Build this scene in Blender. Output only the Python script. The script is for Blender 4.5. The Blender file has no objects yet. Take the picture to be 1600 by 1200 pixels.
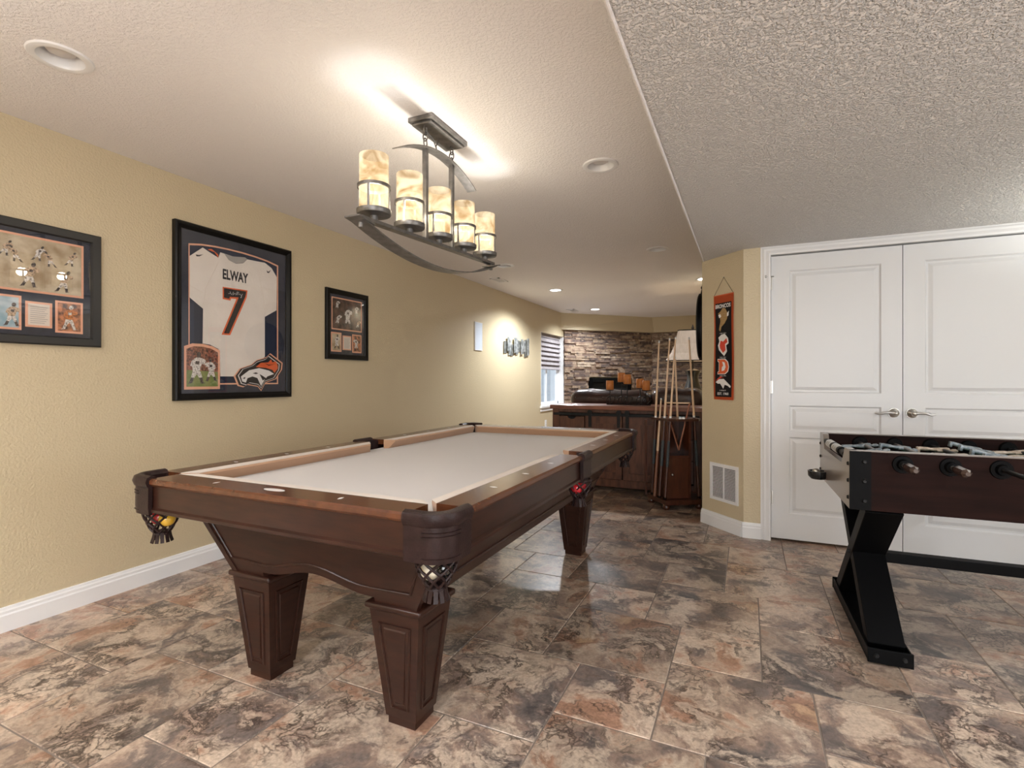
import bpy, bmesh, math, random
from mathutils import Vector, Matrix
random.seed(7)
PI = math.pi
SC = bpy.context.scene
COL = SC.collection

# ------------------------------------------------------------------ camera
cam_d = bpy.data.cameras.new('camera'); cam = bpy.data.objects.new('camera', cam_d); COL.objects.link(cam)
cam_d.sensor_width = 36; cam_d.lens = 800.8 / 1600 * 36; cam_d.shift_y = -6.56 / 1600
cam_d.clip_start = .02; cam_d.clip_end = 60
cam.location = (0, 0, 1.153); cam.rotation_euler = (PI / 2, 0, math.radians(24.7))
SC.camera = cam
# ------------------------------------------------------------------ world, exposure
w = bpy.data.worlds.new('world'); SC.world = w; w.use_nodes = True
w.node_tree.nodes['Background'].inputs[0].default_value = (.72, .86, 1, 1)
w.node_tree.nodes['Background'].inputs[1].default_value = .55
SC.view_settings.view_transform = 'Standard'; SC.view_settings.look = 'None'
SC.view_settings.exposure = 0.55; SC.view_settings.gamma = 1; SC.view_settings.use_curve_mapping = False
# ------------------------------------------------------------------ lights (far window, plus added windows out of view; lamps carry their own)
XW = -3.85      # above the window well outside
def area(name, loc, rot, sx, sy, power, col):
    l = bpy.data.lights.new(name, 'AREA'); l.shape = 'RECTANGLE'; l.size = sx; l.size_y = sy; l.energy = power; l.color = col
    o = bpy.data.objects.new(name, l); COL.objects.link(o); o.location = loc; o.rotation_euler = rot
    return o
area('back_window_daylight', (1.3, -2.52, 1.25), (PI / 2, 0, 0), 2.5, 1.7, 62, (.95, .97, 1))
area('side_window_daylight', (3.28, 1.2, 1.2), (PI / 2, 0, PI / 2), 1.8, 1.3, 26, (.93, .96, 1))
area('far_window_daylight', (XW, 8.44, 2.75), (math.radians(28), 0, -PI / 2), 1.6, .6, 45, (.80, .90, 1))
UPLIGHT = 240.0       # added floor lamps out of view, to brighten the ceilings
CAN_POWER = 55.0      # lit recessed lamps
BULB_POWER = 4.0      # each chandelier bulb
SHADE_GLOW = 1.2

# ------------------------------------------------------------------ materials
def nd(nt, t, **k):
    n = nt.nodes.new(t)
    for a, v in k.items(): setattr(n, a, v)
    return n
def mat(name, base, rough=.5, metal=0, base2=None, nscale=5, detail=4, lo=.35, hi=.65, stretch=None, bump=None, coat=0, spec=.5, rand=0, emit=None, dist=0, sheen=0):
    m = bpy.data.materials.new(name); m.use_nodes = True; nt = m.node_tree; b = nt.nodes['Principled BSDF']
    b.inputs['Base Color'].default_value = (*base, 1); b.inputs['Roughness'].default_value = rough
    b.inputs['Metallic'].default_value = metal; b.inputs['Coat Weight'].default_value = coat; b.inputs['Coat Roughness'].default_value = .12
    b.inputs['Specular IOR Level'].default_value = spec; b.inputs['Sheen Weight'].default_value = sheen
    co = None
    if base2 or bump:
        tc = nd(nt, 'ShaderNodeTexCoord'); co = tc.outputs['Object']
        if rand:
            oi = nd(nt, 'ShaderNodeObjectInfo'); mm = nd(nt, 'ShaderNodeMath', operation='MULTIPLY'); mm.inputs[1].default_value = rand
            nt.links.new(oi.outputs['Random'], mm.inputs[0]); va = nd(nt, 'ShaderNodeVectorMath', operation='ADD')
            nt.links.new(co, va.inputs[0]); nt.links.new(mm.outputs[0], va.inputs[1]); co = va.outputs[0]
        if stretch:
            mp = nd(nt, 'ShaderNodeMapping'); mp.inputs['Scale'].default_value = stretch; nt.links.new(co, mp.inputs[0]); cs = mp.outputs[0]
        else: cs = co
    if base2:
        n = nd(nt, 'ShaderNodeTexNoise'); n.inputs['Scale'].default_value = nscale; n.inputs['Detail'].default_value = detail; n.inputs['Distortion'].default_value = dist
        nt.links.new(cs, n.inputs['Vector'])
        r = nd(nt, 'ShaderNodeValToRGB'); r.color_ramp.elements[0].position = lo; r.color_ramp.elements[1].position = hi
        r.color_ramp.elements[0].color = (*base, 1); r.color_ramp.elements[1].color = (*base2, 1)
        nt.links.new(n.outputs[0], r.inputs[0]); nt.links.new(r.outputs[0], b.inputs['Base Color'])
    if bump:
        n = nd(nt, 'ShaderNodeTexNoise'); n.inputs['Scale'].default_value = bump[0]; n.inputs['Detail'].default_value = 3
        nt.links.new(co, n.inputs['Vector'])
        bp = nd(nt, 'ShaderNodeBump'); bp.inputs['Strength'].default_value = bump[1]; bp.inputs['Distance'].default_value = bump[2] if len(bump) > 2 else .01
        src = n.outputs[0]
        if len(bump) > 3:
            r2 = nd(nt, 'ShaderNodeValToRGB'); r2.color_ramp.elements[0].position = bump[3]; r2.color_ramp.elements[1].position = bump[4]
            nt.links.new(src, r2.inputs[0]); src = r2.outputs[0]
        nt.links.new(src, bp.inputs['Height']); nt.links.new(bp.outputs[0], b.inputs['Normal'])
    if emit:
        b.inputs['Emission Color'].default_value = (*emit[0], 1); b.inputs['Emission Strength'].default_value = emit[1]
    return m
M = {}
M['wall'] = mat('tan_paint', (.60, .505, .335), .35, bump=(95, .5, .007))
M['ceil'] = mat('ceiling_texture_paint', (.85, .825, .815), .8, bump=(100, .45, .005, .42, .6))
M['soff'] = mat('knockdown_texture_paint', (.84, .815, .785), .75, bump=(105, 1.0, .009, .42, .6))
M['white'] = mat('white_trim_paint', (.82, .82, .82), .32)
M['door'] = mat('white_door_paint', (.74, .745, .75), .36, bump=(30, .05, .004))
M['grout'] = mat('grey_brown_grout', (.20, .16, .13), .8)
M['black'] = mat('black_paint', (.003, .003, .0033), .45, spec=.07)
M['blackmetal'] = mat('black_iron', (.012, .012, .012), .5, .2, spec=.3)
M['steel'] = mat('brushed_nickel', (.55, .53, .50), .28, 1)
M['pewter'] = mat('pewter_metal', (.27, .26, .25), .42, .8, base2=(.18, .175, .17), nscale=30)
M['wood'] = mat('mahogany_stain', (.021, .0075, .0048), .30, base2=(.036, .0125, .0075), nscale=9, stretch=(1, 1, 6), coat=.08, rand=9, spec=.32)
M['wood_rail'] = mat('mahogany_rail', (.070, .022, .009), .26, base2=(.11, .036, .014), nscale=8, stretch=(3, 3, 3), coat=.3, rand=9)  # lighter orange than the other wood: chandelier gleam put into the colour
M['wood_cab'] = mat('distressed_dark_walnut', (.060, .021, .011), .42, base2=(.135, .050, .026), nscale=12, stretch=(2, 2, .5), rand=9)
M['wood_top'] = mat('cherry_plank_top', (.16, .052, .03), .28, base2=(.26, .10, .06), nscale=7, stretch=(.5, 4, 4), rand=5, coat=.3)
M['wood_rack'] = mat('cue_rack_mahogany', (.042, .012, .006), .3, base2=(.080, .023, .011), nscale=9, stretch=(3, 3, .6), coat=.3)
M['maple'] = mat('maple_shaft', (.72, .49, .30), .3, coat=.3)
M['cue_brown'] = mat('cue_butt_wood', (.20, .075, .035), .3, coat=.3)
M['redwood'] = mat('orange_stained_wood', (.30, .09, .03), .35)
M['cloth'] = mat('light_grey_felt', (.60, .575, .555), .95, bump=(500, .1, .002), sheen=.2, spec=.1)
M['cushion'] = mat('camel_felt', (.47, .285, .175), .9, bump=(500, .1, .002), sheen=.3, spec=.1)
M['cushion_top'] = mat('pale_cushion_felt', (.60, .53, .465), .95, bump=(500, .1, .002), sheen=.2, spec=.1)  # paler tone for the cushion tops than for their faces
M['leather'] = mat('pocket_leather', (.018, .0095, .009), .36, base2=(.027, .014, .013), nscale=40, bump=(180, .3, .003), spec=.2)
M['sofa'] = mat('dark_leather', (.020, .012, .010), .28, base2=(.042, .017, .013), nscale=6, bump=(30, .25, .01))
M['pearl'] = mat('pearl_inlay', (.85, .83, .80), .2)
M['candle'] = mat('orange_wax', (.56, .20, .045), .55, base2=(.48, .16, .03), nscale=14)
M['navy'] = mat('navy_suede_mat', (.022, .027, .045), .85, base2=(.034, .040, .062), nscale=30)
M['frame'] = mat('black_wood_frame', (.006, .0055, .005), .3, spec=.2)
M['frame_grey'] = mat('charcoal_frame', (.022, .0215, .021), .35, spec=.4)
M['navyblue'] = mat('navy_backing', (.010, .019, .050), .7)
M['wrap'] = mat('dark_linen_wrap', (.03, .038, .04), .7, base2=(.06, .07, .072), nscale=200)
M['orange'] = mat('orange_print', (.72, .135, .04), .6)
M['peach'] = mat('peach_mat_edge', (.80, .42, .28), .6)
M['jersey'] = mat('white_jersey_fabric', (.82, .76, .70), .8, base2=(.76, .70, .64), nscale=6, bump=(14, .35, .02))
M['paper'] = mat('paper_card', (.74, .66, .58), .7)
M['ink'] = mat('dark_ink', (.015, .014, .018), .6)
M['greyink'] = mat('grey_ink', (.38, .36, .34), .6)
M['whiteink'] = mat('white_ink', (.82, .80, .78), .6)
M['skin'] = mat('photo_tan_print', (.55, .30, .18), .6)
M['grass'] = mat('photo_grass_print', (.16, .22, .06), .6, base2=(.25, .28, .10), nscale=30)
M['crowd'] = mat('photo_crowd_print', (.03, .015, .012), .6, base2=(.42, .16, .10), nscale=70, detail=6)
M['figwhite'] = mat('photo_white_print', (.78, .74, .70), .6, base2=(.10, .08, .07), nscale=120, detail=4, lo=.45, hi=.68)
M['figtan'] = mat('photo_tan_mottle', (.62, .46, .32), .6, base2=(.12, .08, .05), nscale=120, detail=4, lo=.45, hi=.68)
M['figorange'] = mat('photo_orange_mottle', (.62, .22, .06), .6, base2=(.16, .06, .03), nscale=120, detail=4, lo=.45, hi=.68)
M['figdark'] = mat('photo_dark_mottle', (.04, .03, .03), .6, base2=(.22, .18, .16), nscale=150, detail=4, lo=.45, hi=.7)
M['photo_dark'] = mat('photo_dark_print', (.012, .008, .008), .5, base2=(.16, .09, .07), nscale=22, detail=6)
M['photo_gold'] = mat('photo_gold_print', (.36, .26, .15), .5, base2=(.62, .54, .40), nscale=14, detail=6)
M['photo_red'] = mat('photo_red_print', (.06, .025, .02), .5, base2=(.62, .25, .12), nscale=45, detail=6)
M['photo_blue'] = mat('photo_blue_print', (.25, .40, .48), .5, base2=(.55, .62, .65), nscale=14, detail=4)
M['brown_print'] = mat('brown_print', (.34, .20, .07), .6, base2=(.45, .30, .14), nscale=90)
M['red_print'] = mat('red_print', (.66, .06, .03), .6)
M['plastic'] = mat('white_plastic', (.80, .80, .80), .4)
M['bluegrey'] = mat('blue_white_plate', (.62, .68, .76), .5)
M['darkhole'] = mat('dark_interior', (.01, .01, .01), .9)
M['artmetal'] = mat('grey_art_metal', (.26, .29, .29), .35, .7, base2=(.75, .78, .78), nscale=22)
M['artdark'] = mat('dark_art_metal', (.13, .13, .115), .4, .6, base2=(.32, .33, .31), nscale=22)
M['shade_fabric'] = mat('grey_shade_fabric', (.30, .27, .28), .85, base2=(.38, .35, .36), nscale=18)
M['lampshade'] = mat('linen_lampshade', (.44, .37, .32), .85, base2=(.38, .32, .27), nscale=40, stretch=(1, 1, .15), emit=((1, .75, .5), .06))
M['urn'] = mat('black_ceramic', (.014, .016, .018), .25, coat=.5)
M['foos'] = mat('foosball_walnut', (.010, .004, .0032), .5, base2=(.017, .0065, .005), nscale=7, stretch=(.5, 3, 6), spec=.06)
M['foos_end'] = mat('foosball_end_laminate', (.20, .165, .14), .30, coat=.5)  # taupe puts the grazing wall reflection into the dark panel's colour
M['field'] = mat('green_playfield', (.03, .12, .05), .5)
M['man_blue'] = mat('pewter_blue_figure', (.12, .16, .19), .35, .3, base2=(.35, .39, .42), nscale=60)
M['man_gold'] = mat('bronze_figure', (.34, .27, .20), .4, .3, base2=(.55, .46, .38), nscale=60)
M['grip'] = mat('brown_grip_lacquer', (.06, .035, .028), .2, coat=.8)
M['offbulb'] = mat('frosted_bulb_off', (.62, .59, .57), .4)
M['litbulb'] = mat('lit_led_lens', (1, 1, 1), .5, emit=((1, .97, .92), 16))
M['ball_red'] = mat('ball_red', (.55, .02, .03), .08, coat=1)
M['ball_white'] = mat('ball_ivory', (.80, .72, .55), .08, coat=1)
M['ball_black'] = mat('ball_black', (.008, .008, .008), .08, coat=1)
M['ball_yellow'] = mat('ball_yellow', (.75, .45, .04), .08, coat=1)
M['chalk'] = mat('pale_blue_chalk', (.45, .58, .66), .8)
M['vinyl'] = mat('window_vinyl', (.85, .88, .92), .35)
M['well'] = mat('galvanised_window_well', (.70, .73, .76), .5, base2=(.5, .52, .54), nscale=12)
# glass: clear sheet, sharp Fresnel reflection
def glass(name):
    m = bpy.data.materials.new(name); m.use_nodes = True; nt = m.node_tree; nt.nodes.clear()
    o = nd(nt, 'ShaderNodeOutputMaterial'); mx = nd(nt, 'ShaderNodeMixShader'); t = nd(nt, 'ShaderNodeBsdfTransparent'); g = nd(nt, 'ShaderNodeBsdfGlossy')
    g.inputs['Roughness'].default_value = .01; f = nd(nt, 'ShaderNodeFresnel')
    ge = nd(nt, 'ShaderNodeNewGeometry'); mr = nd(nt, 'ShaderNodeMapRange'); mr.inputs[3].default_value = 1.5; mr.inputs[4].default_value = 1 / 1.5   # same index from either face of the thin sheet
    nt.links.new(ge.outputs['Backfacing'], mr.inputs[0]); nt.links.new(mr.outputs[0], f.inputs[0])
    nt.links.new(f.outputs[0], mx.inputs[0]); nt.links.new(t.outputs[0], mx.inputs[1]); nt.links.new(g.outputs[0], mx.inputs[2]); nt.links.new(mx.outputs[0], o.inputs[0])
    return m
M['glass'] = glass('clear_glass')
def alabaster():
    m = bpy.data.materials.new('glowing_alabaster'); m.use_nodes = True; nt = m.node_tree; nt.nodes.clear()
    o = nd(nt, 'ShaderNodeOutputMaterial'); tc = nd(nt, 'ShaderNodeTexCoord'); n = nd(nt, 'ShaderNodeTexNoise'); n.inputs['Scale'].default_value = 11; n.inputs['Detail'].default_value = 6; n.inputs['Distortion'].default_value = 1.2
    oi = nd(nt, 'ShaderNodeObjectInfo'); mm = nd(nt, 'ShaderNodeMath', operation='MULTIPLY'); mm.inputs[1].default_value = 13; va = nd(nt, 'ShaderNodeVectorMath', operation='ADD')
    nt.links.new(oi.outputs['Random'], mm.inputs[0]); nt.links.new(tc.outputs['Object'], va.inputs[0]); nt.links.new(mm.outputs[0], va.inputs[1]); nt.links.new(va.outputs[0], n.inputs['Vector'])
    r = nd(nt, 'ShaderNodeValToRGB'); r.color_ramp.elements[0].position = .36; r.color_ramp.elements[1].position = .60
    r.color_ramp.elements[0].color = (.40, .24, .10, 1); r.color_ramp.elements[1].color = (.92, .76, .52, 1)
    nt.links.new(n.outputs[0], r.inputs[0])
    # dense veined stone: part of the light goes straight through, a little is scattered
    def tint(f):
        v = nd(nt, 'ShaderNodeVectorMath', operation='SCALE'); v.inputs['Scale'].default_value = f; nt.links.new(r.outputs[0], v.inputs[0]); return v.outputs[0]
    tp = nd(nt, 'ShaderNodeBsdfTransparent'); tp.inputs[0].default_value = (.62, .60, .56, 1)
    d = nd(nt, 'ShaderNodeBsdfDiffuse'); nt.links.new(tint(.012), d.inputs[0]); t = nd(nt, 'ShaderNodeBsdfTranslucent'); nt.links.new(tint(.0055), t.inputs[0])
    e = nd(nt, 'ShaderNodeEmission'); nt.links.new(r.outputs[0], e.inputs[0]); e.inputs[1].default_value = SHADE_GLOW * .38
    src = tp
    for q in (d, t, e):
        ad = nd(nt, 'ShaderNodeAddShader'); nt.links.new(src.outputs[0], ad.inputs[0]); nt.links.new(q.outputs[0], ad.inputs[1]); src = ad
    nt.links.new(src.outputs[0], o.inputs[0])
    return m
M['alabaster'] = alabaster()
def tile_mat():
    m = bpy.data.materials.new('slate_look_tile'); m.use_nodes = True; nt = m.node_tree; b = nt.nodes['Principled BSDF']; L = nt.links.new
    tc = nd(nt, 'ShaderNodeTexCoord'); oi = nd(nt, 'ShaderNodeObjectInfo')
    mm = nd(nt, 'ShaderNodeMath', operation='MULTIPLY'); mm.inputs[1].default_value = 37
    va = nd(nt, 'ShaderNodeVectorMath', operation='ADD'); L(oi.outputs['Random'], mm.inputs[0]); L(tc.outputs['Object'], va.inputs[0]); L(mm.outputs[0], va.inputs[1])
    co = va.outputs[0]
    # warp
    wn = nd(nt, 'ShaderNodeTexNoise'); wn.inputs['Scale'].default_value = 4.0; wn.inputs['Detail'].default_value = 5; L(co, wn.inputs['Vector'])
    ws = nd(nt, 'ShaderNodeVectorMath', operation='SCALE'); ws.inputs['Scale'].default_value = .35; L(wn.outputs['Color'], ws.inputs[0])
    wv = nd(nt, 'ShaderNodeVectorMath', operation='ADD'); L(co, wv.inputs[0]); L(ws.outputs[0], wv.inputs[1])
    def noise(sc, det, v, rough=.6):
        n = nd(nt, 'ShaderNodeTexNoise'); n.inputs['Scale'].default_value = sc; n.inputs['Detail'].default_value = det; n.inputs['Roughness'].default_value = rough; L(v, n.inputs['Vector']); return n.outputs[0]
    a = noise(3.0, 5, wv.outputs[0])
    r = nd(nt, 'ShaderNodeValToRGB'); e = r.color_ramp.elements
    e[0].position = .32; e[0].color = (.080, .070, .066, 1); e[1].position = .68; e[1].color = (.47, .31, .19, 1)
    for pos, c in ((.41, (.17, .135, .118)), (.47, (.295, .21, .163)), (.53, (.44, .338, .255)), (.58, (.375, .218, .147)), (.63, (.28, .16, .104))):
        q = e.new(pos); q.color = (*c, 1)
    L(a, r.inputs[0])
    # pale crust
    c1 = noise(5.5, 8, wv.outputs[0], .7); cr = nd(nt, 'ShaderNodeValToRGB'); cr.color_ramp.elements[0].position = .49; cr.color_ramp.elements[1].position = .57
    L(c1, cr.inputs[0]); mx = nd(nt, 'ShaderNodeMix', data_type='RGBA'); L(cr.outputs[0], mx.inputs[0]); L(r.outputs[0], mx.inputs[6]); mx.inputs[7].default_value = (.57, .46, .355, 1)
    ml = nd(nt, 'ShaderNodeMath', operation='MULTIPLY'); ml.inputs[1].default_value = .75; L(cr.outputs[0], ml.inputs[0]); L(ml.outputs[0], mx.inputs[0])
    # dark veins: narrow band of a warped noise, broken up by another
    v1 = noise(6.0, 9, wv.outputs[0], .68); sb = nd(nt, 'ShaderNodeMath', operation='SUBTRACT'); sb.inputs[1].default_value = .5; L(v1, sb.inputs[0])
    ab = nd(nt, 'ShaderNodeMath', operation='ABSOLUTE'); L(sb.outputs[0], ab.inputs[0])
    vr = nd(nt, 'ShaderNodeValToRGB'); vr.color_ramp.elements[0].position = .004; vr.color_ramp.elements[0].color = (1, 1, 1, 1); vr.color_ramp.elements[1].position = .042; vr.color_ramp.elements[1].color = (0, 0, 0, 1); L(ab.outputs[0], vr.inputs[0])
    g = noise(4.2, 3, co); gr = nd(nt, 'ShaderNodeValToRGB'); gr.color_ramp.elements[0].position = .46; gr.color_ramp.elements[1].position = .58; L(g, gr.inputs[0])
    vm = nd(nt, 'ShaderNodeMath', operation='MULTIPLY'); L(vr.outputs[0], vm.inputs[0]); L(gr.outputs[0], vm.inputs[1])
    vs = nd(nt, 'ShaderNodeMath', operation='MULTIPLY'); vs.inputs[1].default_value = .85; L(vm.outputs[0], vs.inputs[0])
    m2 = nd(nt, 'ShaderNodeMix', data_type='RGBA'); L(vs.outputs[0], m2.inputs[0]); L(mx.outputs[2], m2.inputs[6]); m2.inputs[7].default_value = (.045, .030, .025, 1)
    # crackle: warped cell edges in patches
    w2 = nd(nt, 'ShaderNodeTexNoise'); w2.inputs['Scale'].default_value = 22; w2.inputs['Detail'].default_value = 4; L(co, w2.inputs['Vector'])
    w2s = nd(nt, 'ShaderNodeVectorMath', operation='SCALE'); w2s.inputs['Scale'].default_value = .07; L(w2.outputs['Color'], w2s.inputs[0])
    w2a = nd(nt, 'ShaderNodeVectorMath', operation='ADD'); L(wv.outputs[0], w2a.inputs[0]); L(w2s.outputs[0], w2a.inputs[1])
    vo = nd(nt, 'ShaderNodeTexVoronoi', feature='DISTANCE_TO_EDGE'); vo.inputs['Scale'].default_value = 21; L(w2a.outputs[0], vo.inputs['Vector'])
    er = nd(nt, 'ShaderNodeValToRGB'); er.color_ramp.elements[0].position = .0; er.color_ramp.elements[0].color = (1, 1, 1, 1); er.color_ramp.elements[1].position = .13; er.color_ramp.elements[1].color = (0, 0, 0, 1); L(vo.outputs['Distance'], er.inputs[0])
    pg = noise(3.4, 6, co, .65); pr_ = nd(nt, 'ShaderNodeValToRGB'); pr_.color_ramp.elements[0].position = .50; pr_.color_ramp.elements[1].position = .60; L(pg, pr_.inputs[0])
    em_ = nd(nt, 'ShaderNodeMath', operation='MULTIPLY'); L(er.outputs[0], em_.inputs[0]); L(pr_.outputs[0], em_.inputs[1])
    es_ = nd(nt, 'ShaderNodeMath', operation='MULTIPLY'); es_.inputs[1].default_value = .8; L(em_.outputs[0], es_.inputs[0])
    m2b = nd(nt, 'ShaderNodeMix', data_type='RGBA'); L(es_.outputs[0], m2b.inputs[0]); L(m2.outputs[2], m2b.inputs[6]); m2b.inputs[7].default_value = (.050, .034, .028, 1)
    m2 = m2b
    # fine speckle
    sp = noise(75, 5, co, .7); sr = nd(nt, 'ShaderNodeValToRGB'); sr.color_ramp.elements[0].position = .30; sr.color_ramp.elements[0].color = (.62, .60, .60, 1); sr.color_ramp.elements[1].position = .62; sr.color_ramp.elements[1].color = (1.08, 1.06, 1.05, 1); L(sp, sr.inputs[0])
    m3 = nd(nt, 'ShaderNodeMix', data_type='RGBA', blend_type='MULTIPLY'); m3.inputs[0].default_value = .8; L(m2.outputs[2], m3.inputs[6]); L(sr.outputs[0], m3.inputs[7])
    # per tile tone
    hs = nd(nt, 'ShaderNodeHueSaturation'); mr = nd(nt, 'ShaderNodeMapRange'); mr.inputs[3].default_value = .80; mr.inputs[4].default_value = 1.22; L(oi.outputs['Random'], mr.inputs[0]); L(mr.outputs[0], hs.inputs['Value']); L(m3.outputs[2], hs.inputs['Color'])
    L(hs.outputs[0], b.inputs['Base Color'])
    b.inputs['Roughness'].default_value = .30; b.inputs['Specular IOR Level'].default_value = .5
    bp = nd(nt, 'ShaderNodeBump'); bp.inputs['Strength'].default_value = .12; bp.inputs['Distance'].default_value = .004; L(c1, bp.inputs['Height']); L(bp.outputs[0], b.inputs['Normal'])
    return m
M['tile'] = tile_mat()
def stone_mat():
    m = bpy.data.materials.new('ledge_stone'); m.use_nodes = True; nt = m.node_tree; b = nt.nodes['Principled BSDF']; L = nt.links.new
    tc = nd(nt, 'ShaderNodeTexCoord'); oi = nd(nt, 'ShaderNodeObjectInfo')
    n = nd(nt, 'ShaderNodeTexNoise'); n.inputs['Scale'].default_value = 9; n.inputs['Detail'].default_value = 5; L(tc.outputs['Object'], n.inputs['Vector'])
    ad = nd(nt, 'ShaderNodeMath', operation='MULTIPLY_ADD'); ad.inputs[1].default_value = .8; L(n.outputs[0], ad.inputs[0]); L(oi.outputs['Random'], ad.inputs[2])
    fr = nd(nt, 'ShaderNodeMath', operation='FRACT'); L(ad.outputs[0], fr.inputs[0])
    r = nd(nt, 'ShaderNodeValToRGB'); r.color_ramp.interpolation = 'LINEAR'; e = r.color_ramp.elements
    e[0].position = 0; e[0].color = (.07, .052, .050, 1); e[1].position = 1; e[1].color = (.16, .10, .085, 1)
    for pos, c in ((.2, (.22, .150, .115)), (.4, (.085, .065, .062)), (.55, (.38, .28, .195)), (.7, (.17, .10, .07)), (.85, (.52, .42, .31))):
        q = e.new(pos); q.color = (*c, 1)
    L(fr.outputs[0], r.inputs[0]); L(r.outputs[0], b.inputs['Base Color']); b.inputs['Roughness'].default_value = .75
    bp = nd(nt, 'ShaderNodeBump'); bp.inputs['Strength'].default_value = .6; bp.inputs['Distance'].default_value = .01; L(n.outputs[0], bp.inputs['Height']); L(bp.outputs[0], b.inputs['Normal'])
    return m
M['stone'] = stone_mat()

# ------------------------------------------------------------------ mesh helpers
def BM(): return bmesh.new()
def box(bm, x0, x1, y0, y1, z0, z1, bev=0, seg=2):
    vs = [bm.verts.new((x, y, z)) for x in (x0, x1) for y in (y0, y1) for z in (z0, z1)]
    fs = [bm.faces.new([vs[i] for i in f]) for f in ((0, 1, 3, 2), (4, 6, 7, 5), (0, 4, 5, 1), (2, 3, 7, 6), (0, 2, 6, 4), (1, 5, 7, 3))]
    if bev:
        es = list({e for f in fs for e in f.edges})
        bmesh.ops.bevel(bm, geom=es, offset=bev, segments=seg, affect='EDGES', profile=.5)
    return bm
def hexa(bm, bot, top):     # two quads (lists of 4 points, same winding)
    a = [bm.verts.new(q) for q in bot]; b = [bm.verts.new(q) for q in top]
    bm.faces.new(a[::-1]); bm.faces.new(b)
    for i in range(4): bm.faces.new((a[i], a[(i + 1) % 4], b[(i + 1) % 4], b[i]))
    return bm
def basis(d):
    d = Vector(d).normalized(); u = d.cross(Vector((0, 0, 1)))
    if u.length < 1e-4: u = Vector((1, 0, 0))
    u.normalize(); return u, d.cross(u).normalized()
def cone(bm, p0, p1, r0, r1, seg=16, cap=True):
    p0, p1 = Vector(p0), Vector(p1); u, v = basis(p1 - p0)
    a = []; b = []
    for i in range(seg):
        t = 2 * PI * i / seg; o = u * math.cos(t) + v * math.sin(t)
        a.append(bm.verts.new(p0 + o * r0)); b.append(bm.verts.new(p1 + o * r1))
    for i in range(seg): bm.faces.new((a[i], a[(i + 1) % seg], b[(i + 1) % seg], b[i]))
    if cap: bm.faces.new(a[::-1]); bm.faces.new(b)
    return bm
def tube(bm, pts, r, seg=8, closed=False, cap=True):
    pts = [Vector(q) for q in pts]; n = len(pts); rings = []
    u, v = None, None
    for i, q in enumerate(pts):
        if closed: d = pts[(i + 1) % n] - pts[i - 1]
        else: d = pts[min(i + 1, n - 1)] - pts[max(i - 1, 0)]
        d.normalize()
        if u is None: u, v = basis(d)
        else:
            u = (u - d * u.dot(d))
            if u.length < 1e-5: u, _ = basis(d)
            u.normalize(); v = d.cross(u).normalized()
        rr = r[i] if isinstance(r, (list, tuple)) else r
        rings.append([bm.verts.new(q + (u * math.cos(2 * PI * k / seg) + v * math.sin(2 * PI * k / seg)) * rr) for k in range(seg)])
    for i in range(n if closed else n - 1):
        A, B = rings[i], rings[(i + 1) % n]
        for k in range(seg): bm.faces.new((A[k], A[(k + 1) % seg], B[(k + 1) % seg], B[k]))
    if cap and not closed: bm.faces.new(rings[0][::-1]); bm.faces.new(rings[-1])
    return bm
def lathe(bm, prof, seg=24, c=(0, 0, 0), close=False):
    rings = []
    for (r, z) in prof:
        if r < 1e-6: rings.append([bm.verts.new((c[0], c[1], c[2] + z))])
        else: rings.append([bm.verts.new((c[0] + r * math.cos(2 * PI * k / seg), c[1] + r * math.sin(2 * PI * k / seg), c[2] + z)) for k in range(seg)])
    prs = list(zip(rings, rings[1:])) + ([(rings[-1], rings[0])] if close else [])
    for A, B in prs:
        for k in range(seg):
            k2 = (k + 1) % seg
            if len(A) == 1 and len(B) == 1: continue
            if len(A) == 1: bm.faces.new((A[0], B[k2], B[k]))
            elif len(B) == 1: bm.faces.new((A[k], A[k2], B[0]))
            else: bm.faces.new((A[k], A[k2], B[k2], B[k]))
    return bm
def prism(bm, pts, fn0, fn1):    # polygon, mapped to its two end positions
    a = [bm.verts.new(fn0(*q)) for q in pts]; b = [bm.verts.new(fn1(*q)) for q in pts]
    n = len(pts); bm.faces.new(a); bm.faces.new(b[::-1])
    for i in range(n): bm.faces.new((a[i], b[i], b[(i + 1) % n], a[(i + 1) % n]))
    return bm
def plate(bm, pts, d0, d1):      # in the x-z plane, standing off by d (towards -y)
    return prism(bm, pts, lambda x, z: (x, -d0, z), lambda x, z: (x, -d1, z))
def rect(x0, x1, z0, z1): return [(x0, z0), (x1, z0), (x1, z1), (x0, z1)]
def slab(bm, pts, z0, z1): return prism(bm, pts, lambda x, y: (x, y, z0), lambda x, y: (x, y, z1))
def ringplate(bm, o, i, d0, d1):   # frame between two rectangles (x0,x1,z0,z1)
    for r in ((o[0], i[0], o[2], o[3]), (i[1], o[1], o[2], o[3]), (i[0], i[1], o[2], i[2]), (i[0], i[1], i[3], o[3])): plate(bm, rect(*r), d0, d1)
    return bm
def strip(bm, pts, wid, th, axis=(1, 0, 0)):     # flat bar swept along pts, width along axis
    ax = Vector(axis); pts = [Vector(q) for q in pts]; R = []
    for i, q in enumerate(pts):
        d = (pts[min(i + 1, len(pts) - 1)] - pts[max(i - 1, 0)]).normalized(); nrm = d.cross(ax).normalized()
        R.append([bm.verts.new(q + ax * sx * wid / 2 + nrm * sy * th / 2) for sx, sy in ((-1, -1), (1, -1), (1, 1), (-1, 1))])
    for A, B in zip(R, R[1:]):
        for k in range(4): bm.faces.new((A[k], A[(k + 1) % 4], B[(k + 1) % 4], B[k]))
    bm.faces.new(R[0][::-1]); bm.faces.new(R[-1]); return bm
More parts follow.
